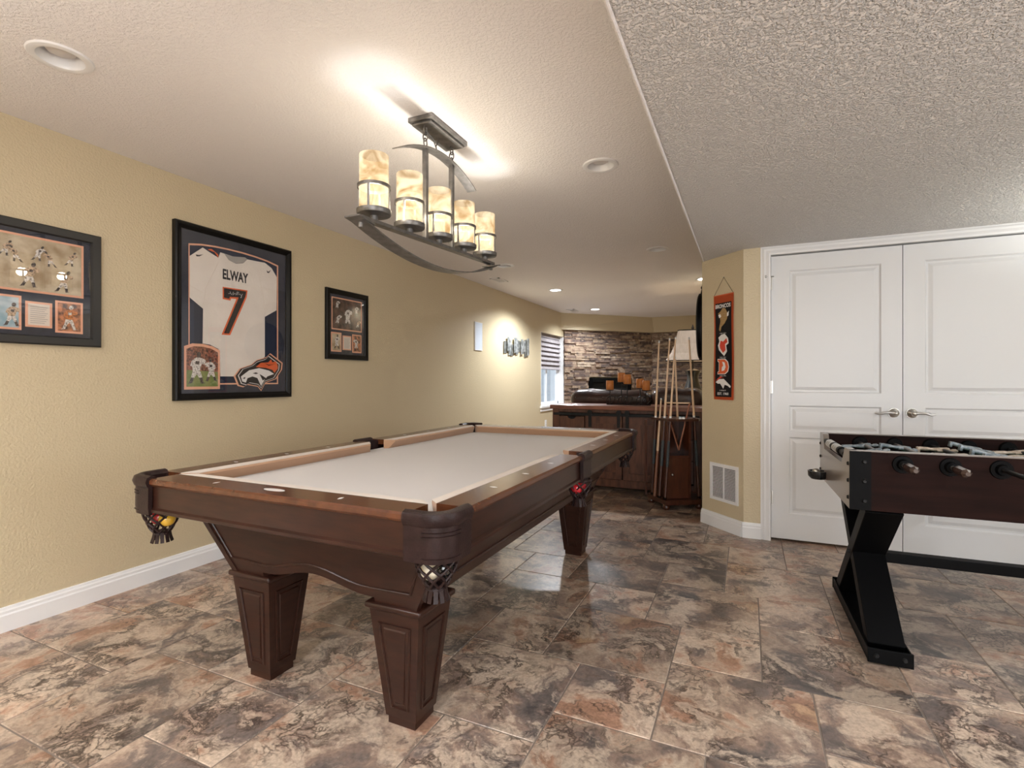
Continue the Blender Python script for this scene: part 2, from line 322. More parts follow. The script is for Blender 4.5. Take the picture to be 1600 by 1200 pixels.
def sph(bm, c, r, seg=16, sc=(1, 1, 1)):
    m = Matrix.Translation(c) @ Matrix.Diagonal((r * sc[0], r * sc[1], r * sc[2], 1))
    bmesh.ops.create_uvsphere(bm, u_segments=seg, v_segments=seg // 2, radius=1, matrix=m); return bm
def obj(name, bm, m, parent=None, loc=None, smooth=False, **props):
    bmesh.ops.recalc_face_normals(bm, faces=bm.faces[:])
    me = bpy.data.meshes.new(name); bm.to_mesh(me); bm.free()
    return link(name, me, m, parent, loc, smooth, **props)
def link(name, me, m, parent=None, loc=None, smooth=False, **props):
    if m is not None and not me.materials: me.materials.append(M[m] if isinstance(m, str) else m)
    if smooth:
        for p_ in me.polygons: p_.use_smooth = True
        try: me.set_sharp_from_angle(angle=math.radians(40))
        except Exception: pass
    o = bpy.data.objects.new(name, me); COL.objects.link(o)
    if parent: o.parent = parent
    if loc: o.location = loc
    for k, v in props.items(): o[k] = v
    return o
def thing(name, label, cat, loc=(0, 0, 0), rot=(0, 0, 0), group=None):
    o = bpy.data.objects.new(name, None); COL.objects.link(o); o.location = loc
    o.rotation_euler = rot if isinstance(rot, tuple) else (0, 0, rot)
    o.empty_display_size = .1; o['label'] = label; o['category'] = cat
    if group: o['group'] = group
    return o
def struct(name, bm, m, label, cat, **k):
    o = obj(name, bm, m, **k); o['kind'] = 'structure'; o['label'] = label; o['category'] = cat; return o
def text_obj(name, s, m, parent, box_, d, bold=0, th=.0006):
    # lettering fitted into box (x0,x1,z0,z1), standing off the backing by d
    c = bpy.data.curves.new('lettering', 'FONT'); c.body = s; c.size = 1; c.extrude = 0; c.offset = bold; c.resolution_u = 3
    t = bpy.data.objects.new('lettering', c); COL.objects.link(t); bpy.context.view_layer.update()
    me = bpy.data.meshes.new_from_object(t.evaluated_get(bpy.context.evaluated_depsgraph_get()))
    bpy.data.objects.remove(t)
    xs = [v.co.x for v in me.vertices]; ys = [v.co.y for v in me.vertices]
    x0, x1, z0, z1 = box_; ax, ay = min(xs), min(ys); kx = (x1 - x0) / (max(xs) - ax); kz = (z1 - z0) / (max(ys) - ay)
    for v in me.vertices: v.co = (x0 + (v.co.x - ax) * kx, -d, z0 + (v.co.y - ay) * kz)
    me.materials.clear()
    return link(name, me, m, parent)

# ================================================================== SETTING
XL = -3.096; H = 2.375; YB = -2.6; XR = 3.4; YF = 10.37; YD = 4.18; XS = -.3235; ZS = 2.11
# floor: grout bed with tiles laid in a hopscotch of large and small squares
floor = struct('floor', slab(BM(), [(XL - .25, YB), (XR, YB), (XR, YF + .2), (XL - .25, YF + .2)], -.06, -.0022), 'grout', 'brown and grey slate look tile floor', 'floor')
U = 1 / 6
def tile_mesh(n):
    s = n * U - .005; bm = box(BM(), 0, s, 0, s, -.010, 0)
    es = [e for e in bm.edges if all(abs(v.co.z) < 1e-6 for v in e.verts)]
    bmesh.ops.bevel(bm, geom=es, offset=.0022, segments=1, affect='EDGES')
    bmesh.ops.translate(bm, verts=bm.verts[:], vec=(.0025, .0025, 0))
    me = bpy.data.meshes.new('tile'); bmesh.ops.recalc_face_normals(bm, faces=bm.faces[:]); bm.to_mesh(me); bm.free(); me.materials.append(M['tile']); return me
TM = {3: tile_mesh(3), 2: tile_mesh(2)}
th_ = math.radians(24.7)
def inview(x, y):
    d = -x * math.sin(th_) + y * math.cos(th_); r = x * math.cos(th_) + y * math.sin(th_)
    return d > .9 and abs(r / d) < 1.12 and d < 6.6
spots = []
for a in range(-40, 41):
    for b in range(-40, 41):
        i, j = -2 + 2 * a + 3 * b, -2 + 3 * a - 2 * b
        for (ii, jj, n) in ((i, j, 3), (i, j + 3, 2)):
            x, y = .05 + ii * U, 2.01 + jj * U
            if x + n * U < XL or x > XR or y + n * U < YB or y > YF + .1: continue
            spots.append((x, y, n))
rest = BM()
for x, y, n in spots:
    s = n * U; hidden = (y > 4.3 and x > -.32) 
    vis = any(inview(x + q * s, y + r * s) for q in (0, .5, 1) for r in (0, .5, 1)) and not hidden
    if vis: link('tile', TM[n], None, floor, (x, y, 0))
    else:
        k = len(rest.verts); rest.from_mesh(TM[n]); rest.verts.ensure_lookup_table()
        bmesh.ops.translate(rest, verts=rest.verts[k:], vec=(x, y, 0))
obj('far_tiles', rest, 'tile', floor, kind='stuff')

# left wall with the far window opening
WY0, WY1, WZ0, WZ1 = 7.87, 9.02, .715, 1.945
bm = BM()
box(bm, XL - .16, XL, YB, WY0, -.02, H + .02); box(bm, XL - .16, XL, WY0, WY1, -.02, WZ0); box(bm, XL - .16, XL, WY0, WY1, WZ1, H + .02); box(bm, XL - .16, XL, WY1, 9.3, -.02, H + .02)
struct('wall_left', bm, 'wall', 'tan orange peel textured wall along the pool table', 'wall')
struct('wall_back', (lambda b: (box(b, XL - .16, .05, YB - .12, YB, -.02, H), box(b, 2.55, XR, YB - .12, YB, -.02, H), box(b, .05, 2.55, YB - .12, YB, -.02, .4), box(b, .05, 2.55, YB - .12, YB, 2.1, H), b)[-1])(BM()), 'wall', 'tan wall behind the viewer', 'wall')
struct('wall_right', (lambda b: (box(b, XR, XR + .12, YB, .3, -.02, H), box(b, XR, XR + .12, 2.1, YD + .4, -.02, H), box(b, XR, XR + .12, .3, 2.1, -.02, .55), box(b, XR, XR + .12, .3, 2.1, 1.85, H), b)[-1])(BM()), 'wall', 'tan wall far to the right', 'wall')
# closet wall (door opening), angled wall, hidden return wall
DX0, DX1 = .150, 1.706
bm = BM(); box(bm, -.029, DX0 - .005, YD, YD + .11, -.02, ZS + .03); box(bm, DX1 + .005, XR, YD, YD + .11, -.02, ZS + .03); box(bm, DX0 - .005, DX1 + .005, YD, YD + .11, 2.052, ZS + .03)
# front part of the closet wall stands a little proud at the angled corner
struct('wall_closet', bm, 'wall', 'narrow tan wall framing the white double doors', 'wall')
struct('wall_closet_inside', box(BM(), -.0, XR, YD + .6, YD + .64, -.02, ZS + .03), 'wall', 'dim wall inside the closet', 'wall')
bm = slab(BM(), [(-.337, 4.432), (-.029, 4.124), (-.029, YD + .11), (.05, YD + .16), (.05, 4.55), (-.2, 4.6), (-.2, 7.0), (-.2, YF + .1), (-.337, YF + .1)], -.02, H + .02)
struct('wall_angled', bm, 'wall', 'golden tan angled wall carrying the team banner and grille', 'wall')
# closet-side facing strip so that the corner turns into the closet wall
struct('wall_corner', box(BM(), -.029, .086, 4.124, YD + .02, -.02, ZS + .03), 'wall', 'short tan wall strip between banner wall and door trim', 'wall')
# ceilings
cans = [(-2.365, 1.05, 0), (-.762, 2.862, 0), (-.765, 4.92, 0), (-2.367, 4.95, 0), (-2.375, 6.58, 2.8), (-2.397, 8.655, 1.6), (-.48, 6.6, .2), (-2.365, -1.0, 1.2), (-.762, -1.0, 1.8)]  # the last pair, behind the viewer, is added to brighten the room
RH = .078
bm = BM(); edges = []
def loop(pts):
    vs = [bm.verts.new((x, y, H)) for x, y in pts]
    for i in range(len(vs)): edges.append(bm.edges.new((vs[i], vs[(i + 1) % len(vs)])))
loop([(XL - .16, YB - .1), (-.20, YB - .1), (-.20, YF + .2), (XL - .16, YF + .2)])
for x, y, l in cans: loop([(x + RH * math.cos(2 * PI * k / 28), y + RH * math.sin(2 * PI * k / 28)) for k in range(28)])
bmesh.ops.triangle_fill(bm, use_beauty=True, use_dissolve=False, edges=edges)
struct('ceiling', bm, 'ceil', 'off white textured main ceiling with recessed lights', 'ceiling')
struct('ceiling_backing', box(BM(), XL - .16, XR, YB - .1, YF + .2, H + .16, H + .2), 'darkhole', 'closed void above the ceiling', 'ceiling')
added_cans = [(1.5, .4), (1.5, -1.6), (2.9, 2.0)]  # ceiling lights added out of view for more brightness
bm = BM(); box(bm, XS, XR, YB - .1, 4.6, ZS, H + .1)
es = [e for e in bm.edges if all(abs(v.co.x - XS) < 1e-5 and abs(v.co.z - ZS) < 1e-5 for v in e.verts)]
bmesh.ops.bevel(bm, geom=es, offset=.012, segments=4, affect='EDGES', profile=.5)
struct('ceiling_lower', bm, 'soff', 'lower dropped ceiling with heavy knockdown texture', 'ceiling')
struct('trim_1', tube(BM(), [(XS - .002, YB, ZS + .004), (XS - .002, 4.44, ZS + .004)], .007, 8), 'ceil', 'rounded corner bead along the dropped ceiling edge', 'trim')

# baseboards (profile extruded along the wall)
BP = [(0, 0), (.016, 0), (.016, .075), (.012, .082), (.012, .094), (.008, .100), (.006, .110), (0, .112)]
def base(name, label, a, b, nrm):
    a, b, n = Vector((*a, 0)), Vector((*b, 0)), Vector((*nrm, 0))
    return struct(name, prism(BM(), BP, lambda d, z: a + n * d + Vector((0, 0, z)), lambda d, z: b + n * d + Vector((0, 0, z))), 'white', label, 'baseboard')
base('baseboard_left', 'white baseboard along the long tan wall', (XL, YB), (XL, 9.0), (1, 0))
base('baseboard_angled', 'white baseboard below the wall grille', (-.337, 4.432), (-.029 - .006, 4.124 + .002), (-.7071, -.7071))
base('baseboard_closet', 'short white baseboard beside the door trim', (-.036, 4.124), (.086, 4.124), (0, -1))
# door casing
CP = [(0, 0), (0, .018), (.012, .022), (.030, .016), (.044, .016), (.054, .010), (.066, .008), (.066, 0)]
bm = BM()
prism(bm, CP, lambda a, d: (DX0 - a, YD - .052 - d, 0), lambda a, d: (DX0 - a, YD - .052 - d, 2.048 + a))
prism(bm, CP, lambda a, d: (DX0 - a, YD - .052 - d, 2.048 + a), lambda a, d: (DX1 + a, YD - .052 - d, 2.048 + a))
prism(bm, CP, lambda a, d: (DX1 + a, YD - .052 - d, 0), lambda a, d: (DX1 + a, YD - .052 - d, 2.048 + a))
box(bm, DX0 - .066, DX0 - .001, YD - .054, YD + .02, 0, 2.112); box(bm, DX1 + .001, DX1 + .066, YD - .054, YD + .02, 0, 2.112); box(bm, DX0 - .066, DX1 + .066, YD - .054, YD + .02, 2.048, 2.112)
struct('trim_2', bm, 'white', 'white moulded casing around the double doors', 'trim')
# doors
def door(name, label, x0, x1, side):
    yf = YD - .040      # front face
    bm = BM(); W = x1 - x0
    def panel_rows(): return ((.195, .735), (.80, .955) if False else (.79, .965), (1.055, 1.928))
    pr = [(.20, .745), (1.060, 1.930)]; midp = (.785, .970)
    xs0, xs1 = x0 + .115, x1 - .115
    rows = [pr[0], midp, pr[1]]
    # stiles and rails
    box(bm, x0, xs0, yf, yf + .035, .018, 2.040); box(bm, xs1, x1, yf, yf + .035, .018, 2.040)
    zz = [.018] + [v for r in rows for v in r] + [2.040]
    for k in range(0, len(zz), 2): box(bm, xs0, xs1, yf, yf + .035, zz[k], zz[k + 1])
    # recessed bevels and raised fields
    for z0, z1 in rows:
        b1 = .028; b2 = .05
        def ring(i, y): return [(xs0 + i, y, z0 + i), (xs1 - i, y, z0 + i), (xs1 - i, y, z1 - i), (xs0 + i, y, z1 - i)]
        seq = [ring(0, yf), ring(.010, yf + .012), ring(.020, yf + .012), ring(.020 + (.022), yf + .003)]
        R = [[bm.verts.new(q) for q in s] for s in seq]
        for A, B in zip(R, R[1:]):
            for k in range(4): bm.faces.new((A[k], A[(k + 1) % 4], B[(k + 1) % 4], B[k]))
        bm.faces.new(R[-1])
    d = struct(name, bm, 'door', label, 'door')
    hx = x1 - .047 if side < 0 else x0 + .047
    hb = BM(); hy = yf
    cone(hb, (hx, hy, .933), (hx, hy - .008, .933), .034, .033, 24); cone(hb, (hx, hy - .008, .933), (hx, hy - .022, .933), .030, .014, 24); cone(hb, (hx, hy - .02, .933), (hx, hy - .052, .933), .012, .012, 12)
    sph(hb, (hx, hy - .05, .933), .017, 12)
    tube(hb, [(hx, hy - .052, .933), (hx + side * .03, hy - .055, .938), (hx + side * .06, hy - .054, .936), (hx + side * .088, hy - .050, .926), (hx + side * .112, hy - .046, .932)], [.011, .009, .008, .007, .005], 10)
    obj('door_handle', hb, 'steel', d, smooth=True, label='curved nickel lever handle')
    hg = x0 - .003 if side < 0 else x1 + .003
    for z in (1.845, 1.10, .307):
        b = BM(); cone(b, (hg, yf - .008, z - .045), (hg, yf - .008, z + .045), .007, .007, 10); box(b, hg - .012, hg + .014, yf - .006, yf - .001, z - .044, z + .044)
        if z > 1.5 and side < 0:
            cone(b, (hg - .03, yf - .03, z + .05), (hg + .02, yf - .012, z + .05), .004, .004, 8); cone(b, (hg - .036, yf - .032, z + .05), (hg - .028, yf - .029, z + .05), .009, .009, 10)
        obj('hinge', b, 'steel', d, smooth=True)
    return d
door('door_1', 'white panelled closet door beside the banner wall', DX0 + .003, .9255, -1)
door('door_2', 'white panelled closet door behind the foosball table', .9295, DX1 - .003, 1)

# far room: stone fireplace walls and header
A0 = Vector((XL, 9.02, 0)); A1 = Vector((-1.74, 10.376, 0))
struct('wall_fireplace', slab(BM(), [(XL, 9.02), (-1.72, 10.396), (-1.72, 10.6), (XL - .16, 10.6), (XL - .16, 9.02)], -.02, H + .02), 'wall', 'angled far wall faced with ledge stone around the fireplace', 'wall')
wall_far = struct('wall_far', box(BM(), -1.80, -.2, YF + .005, YF + .15, -.02, H + .02), 'wall', 'far wall faced with stacked ledge stone', 'wall')
wall_fp = bpy.data.objects['wall_fireplace']
# header box over the stone
def hdr(name, label, a0, a1, b0, b1, back):
    b = BM(); zt = H + .01; zb = 2.075
    hexa(b, [(*b0, zb), (*b1, zb), (*back[1], zb), (*back[0], zb)], [(*a0, zt), (*a1, zt), (*back[1], zt), (*back[0], zt)])
    return struct(name, b, 'wall', label, 'header')
hdr('header_1', 'tan header above the angled stone wall', (-3.096, 8.86), (-1.70, 10.26), (-3.096, 8.88), (-1.66, 10.20), ((-3.096, 9.5), (-1.74, 10.5)))
hdr('header_2', 'tan header above the far stone wall', (-1.70, 10.26), (-.3, 10.26), (-1.66, 10.20), (-.3, 10.20), ((-1.74, 10.5), (-.3, 10.5)))
dirA = Vector((1, 1, 0)).normalized(); nA = Vector((1, -1, 0)).normalized()
stones = []; rowh = .037
def stone_box(o, dx, n, s0, s1, z0, z1, dep):
    q = lambda s, d, z: o + dx * s + n * d + Vector((0, 0, z))
    return [q(s0, 0, z0), q(s1, 0, z0), q(s1, dep, z0), q(s0, dep, z0)], [q(s0, 0, z1), q(s1, 0, z1), q(s1, dep, z1), q(s0, dep, z1)]
FPS0, FPS1, FPZ0, FPZ1 = .505, 1.42, .45, 1.195
for (o, dx, n, ln, par, fp) in ((A0, dirA, nA, 1.93, wall_fp, True), (Vector((-1.72, YF, 0)), Vector((1, 0, 0)), Vector((0, -1, 0)), 1.38, wall_far, False)):
    z = 0
    while z < 2.07:
        h = rowh * random.uniform(.7, 1.35); z1 = min(z + h, 2.074); s = -random.uniform(0, .1)
        while s < ln:
            l = random.uniform(.09, .34); s0, s1 = max(s, 0), min(s + l, ln); s += l
            if s1 - s0 < .02: continue
            segs = [(s0, s1)]
            if fp and z1 > FPZ0 and z < FPZ1:
                segs = [g for g in ((s0, min(s1, FPS0)), (max(s0, FPS1), s1)) if g[1] - g[0] > .01]
            for g in segs: stones.append((o, dx, n, g[0] + .0015, g[1] - .0015, z + .0015, z1 - .0015, random.uniform(.02, .06), par))
        z = z1
vis = [s for s in stones if s[5] > .75]; vis.sort(key=lambda s: -(s[4] - s[3]) * (s[6] - s[5]))
keep = set(id(s) for s in vis[:300]); kk = {}
restS = {wall_fp: BM(), wall_far: BM()}
# the largest 150 of each wall stay pieces of their own
cnt = {wall_fp: 0, wall_far: 0}
for s in vis + [q for q in stones if q[5] <= .75]:
    bot, top = stone_box(*s[:8])
    if id(s) in keep:
        obj('stone', hexa(BM(), bot, top), 'stone', s[8])
    else: hexa(restS[s[8]], bot, top)
for p_, b in restS.items(): obj('small_stones', b, 'stone', p_, kind='stuff')
# fireplace insert
fpl = thing('fireplace', 'black fireplace insert set into the stone wall', 'fireplace', A0 + dirA * (FPS0 + FPS1) / 2, math.radians(45))
hw = (FPS1 - FPS0) / 2 - .004
obj('surround', ringplate(BM(), (-hw, hw, FPZ0 + .004, FPZ1 - .004), (-hw + .05, hw - .05, FPZ0 + .06, FPZ1 - .09), .005, .075), 'black', fpl)
obj('firebox', plate(BM(), rect(-hw + .04, hw - .04, FPZ0 + .05, FPZ1 - .08), .005, .02), 'darkhole', fpl)
for k in range(5): obj('louver', plate(BM(), rect(-hw + .06, hw - .06, FPZ1 - .080 + k * .014, FPZ1 - .073 + k * .014), .05, .085), 'blackmetal', fpl)

# window 1
win = struct('window_1', (lambda b: (box(b, XL - .155, XL - .105, WY0, WY0 + .05, WZ0, WZ1), box(b, XL - .155, XL - .105, WY1 - .05, WY1, WZ0, WZ1), box(b, XL - .155, XL - .105, WY0, WY1, WZ0, WZ0 + .05), box(b, XL - .155, XL - .105, WY0, WY1, WZ1 - .05, WZ1), b)[-1])(BM()), 'vinyl', 'white vinyl basement window beside the stone wall', 'window')
b = BM(); box(b, XL - .14, XL - .11, WY0 + .52, WY0 + .57, WZ0 + .05, WZ1 - .05); box(b, XL - .145, XL - .115, WY0 + .05, WY0 + .085, WZ0 + .05, WZ1 - .05); box(b, XL - .145, XL - .115, WY1 - .085, WY1 - .05, WZ0 + .05, WZ1 - .05)
obj('sash', b, 'vinyl', win)
obj('pane', box(BM(), XL - .134, XL - .130, WY0 + .05, WY0 + .54, WZ0 + .05, WZ1 - .05), 'glass', win); obj('pane', box(BM(), XL - .130, XL - .126, WY0 + .54, WY1 - .05, WZ0 + .05, WZ1 - .05), 'glass', win)
obj('window_sill', box(BM(), XL - .105, XL + .03, WY0 - .04, WY1 - .002, WZ0 - .03, WZ0 + .004, .004), 'white', win)
obj('apron', box(BM(), XL, XL + .014, WY0 - .02, WY1 - .01, WZ0 - .085, WZ0 - .03), 'white', win)
b = BM(); box(b, XL - .105, XL + .002, WY1 - .012, WY1 - .001, WZ0 + .004, WZ1); box(b, XL - .105, XL + .002, WY0, WY0 + .010, WZ0 + .004, WZ1)
obj('jamb', b, 'white', win)
struct('window_well', box(BM(), XL - 1.0, XL - .95, WY0 - .8, WY1 + .8, .2, 1.9), 'well', 'pale window well wall outside the window', 'window well')
bl = thing('roman_shade', 'grey fabric folded shade half covering the window', 'window shade', (XL - .095, WY0 + .02, 1.33), PI / 2)
wl = WY1 - WY0 - .04
obj('headrail', plate(BM(), rect(0, wl, .555, .60), -.02, .02), 'shade_fabric', bl)
for k in range(7):
    z0 = k * .079; b = BM()
    prof = [(.0, z0 + .085), (.010, z0 + .055), (.034, z0 + .020), (.040, z0 + .008), (.030, z0), (.012, z0 + .006), (.0, z0 + .03)]
    prism(b, prof, lambda d, z: (0, -d, z), lambda d, z: (wl, -d, z)); obj('fold', b, 'shade_fabric', bl, smooth=True)

# unseen windows added to bring more daylight into the room
b = BM(); box(b, .05, .11, YB - .09, YB - .03, .4, 2.1); box(b, 2.49, 2.55, YB - .09, YB - .03, .4, 2.1); box(b, .11, 2.49, YB - .09, YB - .03, .4, .46); box(b, .11, 2.49, YB - .09, YB - .03, 2.04, 2.1); box(b, 1.27, 1.33, YB - .09, YB - .03, .46, 2.04)
w2 = struct('window_2', b, 'vinyl', 'wide white window behind the viewer', 'window'); obj('pane', box(BM(), .11, 2.49, YB - .065, YB - .06, .46, 2.04), 'glass', w2)
b = BM(); box(b, XR + .03, XR + .09, .3, .36, .55, 1.85); box(b, XR + .03, XR + .09, 2.04, 2.1, .55, 1.85); box(b, XR + .03, XR + .09, .36, 2.04, .55, .61); box(b, XR + .03, XR + .09, .36, 2.04, 1.79, 1.85)
w3 = struct('window_3', b, 'vinyl', 'white window in the wall far to the right', 'window'); obj('pane', box(BM(), XR + .06, XR + .065, .36, 2.04, .61, 1.79), 'glass', w3)

# ================================================================== CEILING FIXTURES
can_labels = ['unlit recessed ceiling light nearest the viewer, above the left wall', 'unlit recessed ceiling light right of the chandelier', 'small unlit recessed ceiling light near the angled wall', 'unlit recessed ceiling light just beyond the chandelier end', 'brightly lit recessed ceiling light over the long tan wall', 'lit recessed ceiling light closest to the stone wall', 'lit recessed ceiling light peeking past the angled wall', 'lit recessed ceiling light behind the viewer by the long wall', 'lit recessed ceiling light behind the viewer by the dropped ceiling']
def can(x, y, lit, label, z=H, group='recessed ceiling lights', deep=True):
    t = thing('recessed_light', label, 'ceiling light', (x, y, z), 0, group)
    obj('trim_ring', lathe(BM(), [(.070, .002), (.073, -.006), (.085, -.009), (.098, -.006), (.102, .000), (.070, .002)], 36), 'white', t, smooth=True)
    if deep:
        if not lit:
            obj('baffle', lathe(BM(), [(.072, -.004), (.066, .02), (.060, .085), (.0, .086)], 32), 'white', t, smooth=True)
            obj('bulb', lathe(BM(), [(.0, .012), (.030, .014), (.045, .022), (.048, .034), (.040, .06), (.02, .085)], 24), 'offbulb', t, smooth=True)
        else:
            obj('baffle', lathe(BM(), [(.072, -.003), (.066, .012), (.0, .03)], 32), 'white', t, smooth=True)
            obj('lens', lathe(BM(), [(.0, .004), (.062, .006), (.064, .010), (.0, .012)], 28), 'litbulb', t, smooth=True)
    if lit:
        l = bpy.data.lights.new('can_light', 'SPOT'); l.energy = CAN_POWER * lit; l.color = (.90, .945, 1); l.spot_size = math.radians(150); l.spot_blend = .6; l.shadow_soft_size = .05
        o = bpy.data.objects.new('lamp_beam', l); COL.objects.link(o); o.parent = t; o.location = (0, 0, -.02)
    return t
for (x, y, l), lab in zip(cans, can_labels): can(x, y, l, lab)
for k, (x, y) in enumerate(added_cans): can(x, y, .8, ['surface ceiling light on the dropped ceiling right of the viewer', 'surface ceiling light on the dropped ceiling behind the viewer', 'surface ceiling light on the dropped ceiling over the right corner'][k], ZS, 'dropped ceiling lights', True)
for lab, x0, y0, sx, sy in (('white ceiling air register above the long wall beyond the chandelier', -2.83, 5.50, .13, .26), ('white ceiling air register near the far window', -2.86, 8.46, .14, .28)):
    t = thing('ceiling_vent', lab, 'vent', (x0 + sx / 2, y0 + sy / 2, H), 0, 'ceiling air registers')
    b = BM(); a, c = sx / 2, sy / 2
    box(b, -a, a, -c, -c + .02, -.008, 0); box(b, -a, a, c - .02, c, -.008, 0); box(b, -a, -a + .02, -c, c, -.008, 0); box(b, a - .02, a, -c, c, -.008, 0); obj('frame', b, 'plastic', t)
    for k in range(6): x = -a + .03 + k * (sx - .06) / 5; obj('slat', box(BM(), x - .003, x + .003, -c + .02, c - .02, -.008, 0), 'plastic', t)
    obj('duct', box(BM(), -a + .01, a - .01, -c + .01, c - .01, -.0025, -.0005), 'darkhole', t)

# ================================================================== CHANDELIER
ch = thing('chandelier', 'five light pewter island chandelier with glowing alabaster cylinders', 'chandelier', (-1.376, 2.135, H))
obj('canopy', (lambda b: (box(b, -.066, .066, -.165, .165, -.022, 0, .003), box(b, -.054, .054, -.150, .150, -.034, -.022, .003), b)[-1])(BM()), 'pewter', ch, smooth=False)
TILT = math.radians(2.6)
def T(x, y, z):   # tilted body frame, z measured from the ceiling down
    return (x, y * math.cos(TILT) , z + y * math.tan(TILT))
# top bow
pts = [T(0, -.33 + .66 * k / 16, -.118 - .085 * ((k - 8) / 8) ** 2) for k in range(17)]
obj('top_bow', strip(BM(), pts, .055, .005), 'pewter', ch, smooth=True)
for s in (-1, 1):
    y = s * .117
    obj('post', (lambda b: (box(b, -.011, .011, y - .011, y + .011, -.56 + y * math.tan(TILT), -.125 + y * math.tan(TILT), .002), b)[-1])(BM()), 'pewter', ch)
    # chain: alternate links
    for k in range(3):
        b = BM(); z = -.050 - k * .029; c = []
        for a in range(14):
            t = 2 * PI * a / 14; r1 = .013; q = r1 * math.cos(t); zz = .021 * math.sin(t)
            c.append((q, y, z + zz) if k % 2 else (0, y + q, z + zz))
        tube(b, c, .0034, 6, closed=True); obj('chain_link', b, 'pewter', ch, smooth=True)
tb = BM(); tube(tb, [(0, -.117, -.05), (.012, -.07, -.075), (.008, -.035, -.105), (-.005, -.02, -.085), (0, 0, -.04)], .003, 6); obj('cord', tb, 'pewter', ch, smooth=True)
# main bar and bottom bow
obj('bar', strip(BM(), [T(0, -.575, -.562), T(0, .575, -.562)], .035, .014), 'pewter', ch)
pts = [T(0, -.575 + 1.15 * k / 28, -.575 - .105 * (1 - ((k - 14) / 14) ** 2)) for k in range(29)]
obj('bottom_bow', strip(BM(), pts, .068, .006), 'pewter', ch, smooth=True)
for s in (-1, 1):
    obj('end_plate', strip(BM(), [T(0, s * .61, -.566), T(0, s * .52, -.584)], .075, .006), 'pewter', ch)
    obj('bolt', cone(BM(), T(0, s * .56, -.60), T(0, s * .56, -.552), .010, .010, 10), 'pewter', ch)
for k in range(5):
    c = T(0, (k - 2) * .241, -.555); r = .0585
    h = obj('candle_cup', lathe(BM(), [(0, 0), (.016, 0), (.016, .018), (.030, .018), (.066, .022), (.069, .028), (.069, .041), (.0, .041)], 32), 'pewter', ch, c, smooth=True)
    sh = obj('shade', lathe(BM(), [(r - .004, .041), (r, .041), (r, .262), (r - .004, .262)], 40, close=True), 'alabaster', ch, c, smooth=True)
    b = BM(); lathe(b, [(r + .002, .128), (r + .008, .128), (r + .008, .141), (r + .002, .141)], 40, close=True)
    obj('ring', b, 'pewter', h, smooth=True)
    for q in range(4):
        a = q * PI / 2 + .35 - k * .1; ca, sa = math.cos(a), math.sin(a)
        obj('upright', strip(BM(), [((r + .005) * ca, (r + .005) * sa, .036), ((r + .005) * ca, (r + .005) * sa, .135)], .009, .004, (-sa, ca, 0)), 'pewter', h)
    l = bpy.data.lights.new('bulb_light', 'POINT'); l.energy = BULB_POWER; l.color = (1, .95, .88); l.shadow_soft_size = .03
    o = bpy.data.objects.new('bulb_light', l); COL.objects.link(o); o.parent = ch; o.location = (c[0], c[1], c[2] + .13)

# ================================================================== POOL TABLE
PX, PY = -1.380, 2.370; HWp, HL = .680, 1.255; ZT = .800
pt = thing('pool_table', 'mahogany pool table with light grey cloth, leather pockets and tapered legs', 'pool table', (PX, PY, 0))
RW = .108     # wood width
def rail_piece(a, b, o, inn, name_wood='rail'):
    """a,b: ends along the rail (2d points on the outer line); o: outward unit normal"""
    a, b, o = Vector(a), Vector(b), Vector(o)
    f = lambda p0: (lambda d, z: (*(p0 - o * d), z))
    rail = [(.006, ZT), (0, ZT - .006), (0, ZT - .018), (.006, ZT - .026), (.014, ZT - .028), (RW, ZT - .028), (RW, ZT), ]
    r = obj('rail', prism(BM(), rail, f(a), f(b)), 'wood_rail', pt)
    sk = [(.014, ZT - .028), (.014, ZT - .104), (.006, ZT - .110), (.006, ZT - .120), (.014, ZT - .124), (.034, ZT - .124), (.034, ZT - .028)]
    obj('skirt', prism(BM(), sk, f(a), f(b)), 'wood', pt)
    # cushion with mitred ends
    d = (b - a).normalized(); n0, n1 = inn
    cu = [(RW, ZT - .001), (RW + .044, ZT - .004), (RW + .047, ZT - .012), (RW + .020, ZT - .052), (RW, ZT - .052)]
    cu_o = obj('cushion', prism(BM(), cu, lambda q, z: (*(a - o * q + d * (n0 + (q - RW) * 1.0)), z), lambda q, z: (*(b - o * q - d * (n1 + (q - RW) * 1.0)), z)), 'cushion', pt)
    ct = [(RW, ZT - .0012), (RW, ZT + .0006), (RW + .044, ZT - .0024), (RW + .0445, ZT - .0042)]
    obj('cushion_top', prism(BM(), ct, lambda q, z: (*(a - o * q + d * (n0 + (q - RW) * 1.0)), z), lambda q, z: (*(b - o * q - d * (n1 + (q - RW) * 1.0)), z)), 'cushion_top', cu_o)
    return r, a, b, o, d
CP_ = .125    # corner gap along each rail
SP = .062     # side pocket half gap
rails = []
rails.append(rail_piece((-HWp + CP_, -HL), (HWp - CP_, -HL), (0, -1), (.0, .0)))
rails.append(rail_piece((-HWp + CP_, HL), (HWp - CP_, HL), (0, 1), (.0, .0)))
for s in (-1, 1):
    rails.append(rail_piece((s * HWp, -HL + CP_), (s * HWp, -SP), (s, 0), (.0, .0)))
    rails.append(rail_piece((s * HWp, SP), (s * HWp, HL - CP_), (s, 0), (.0, .0)))
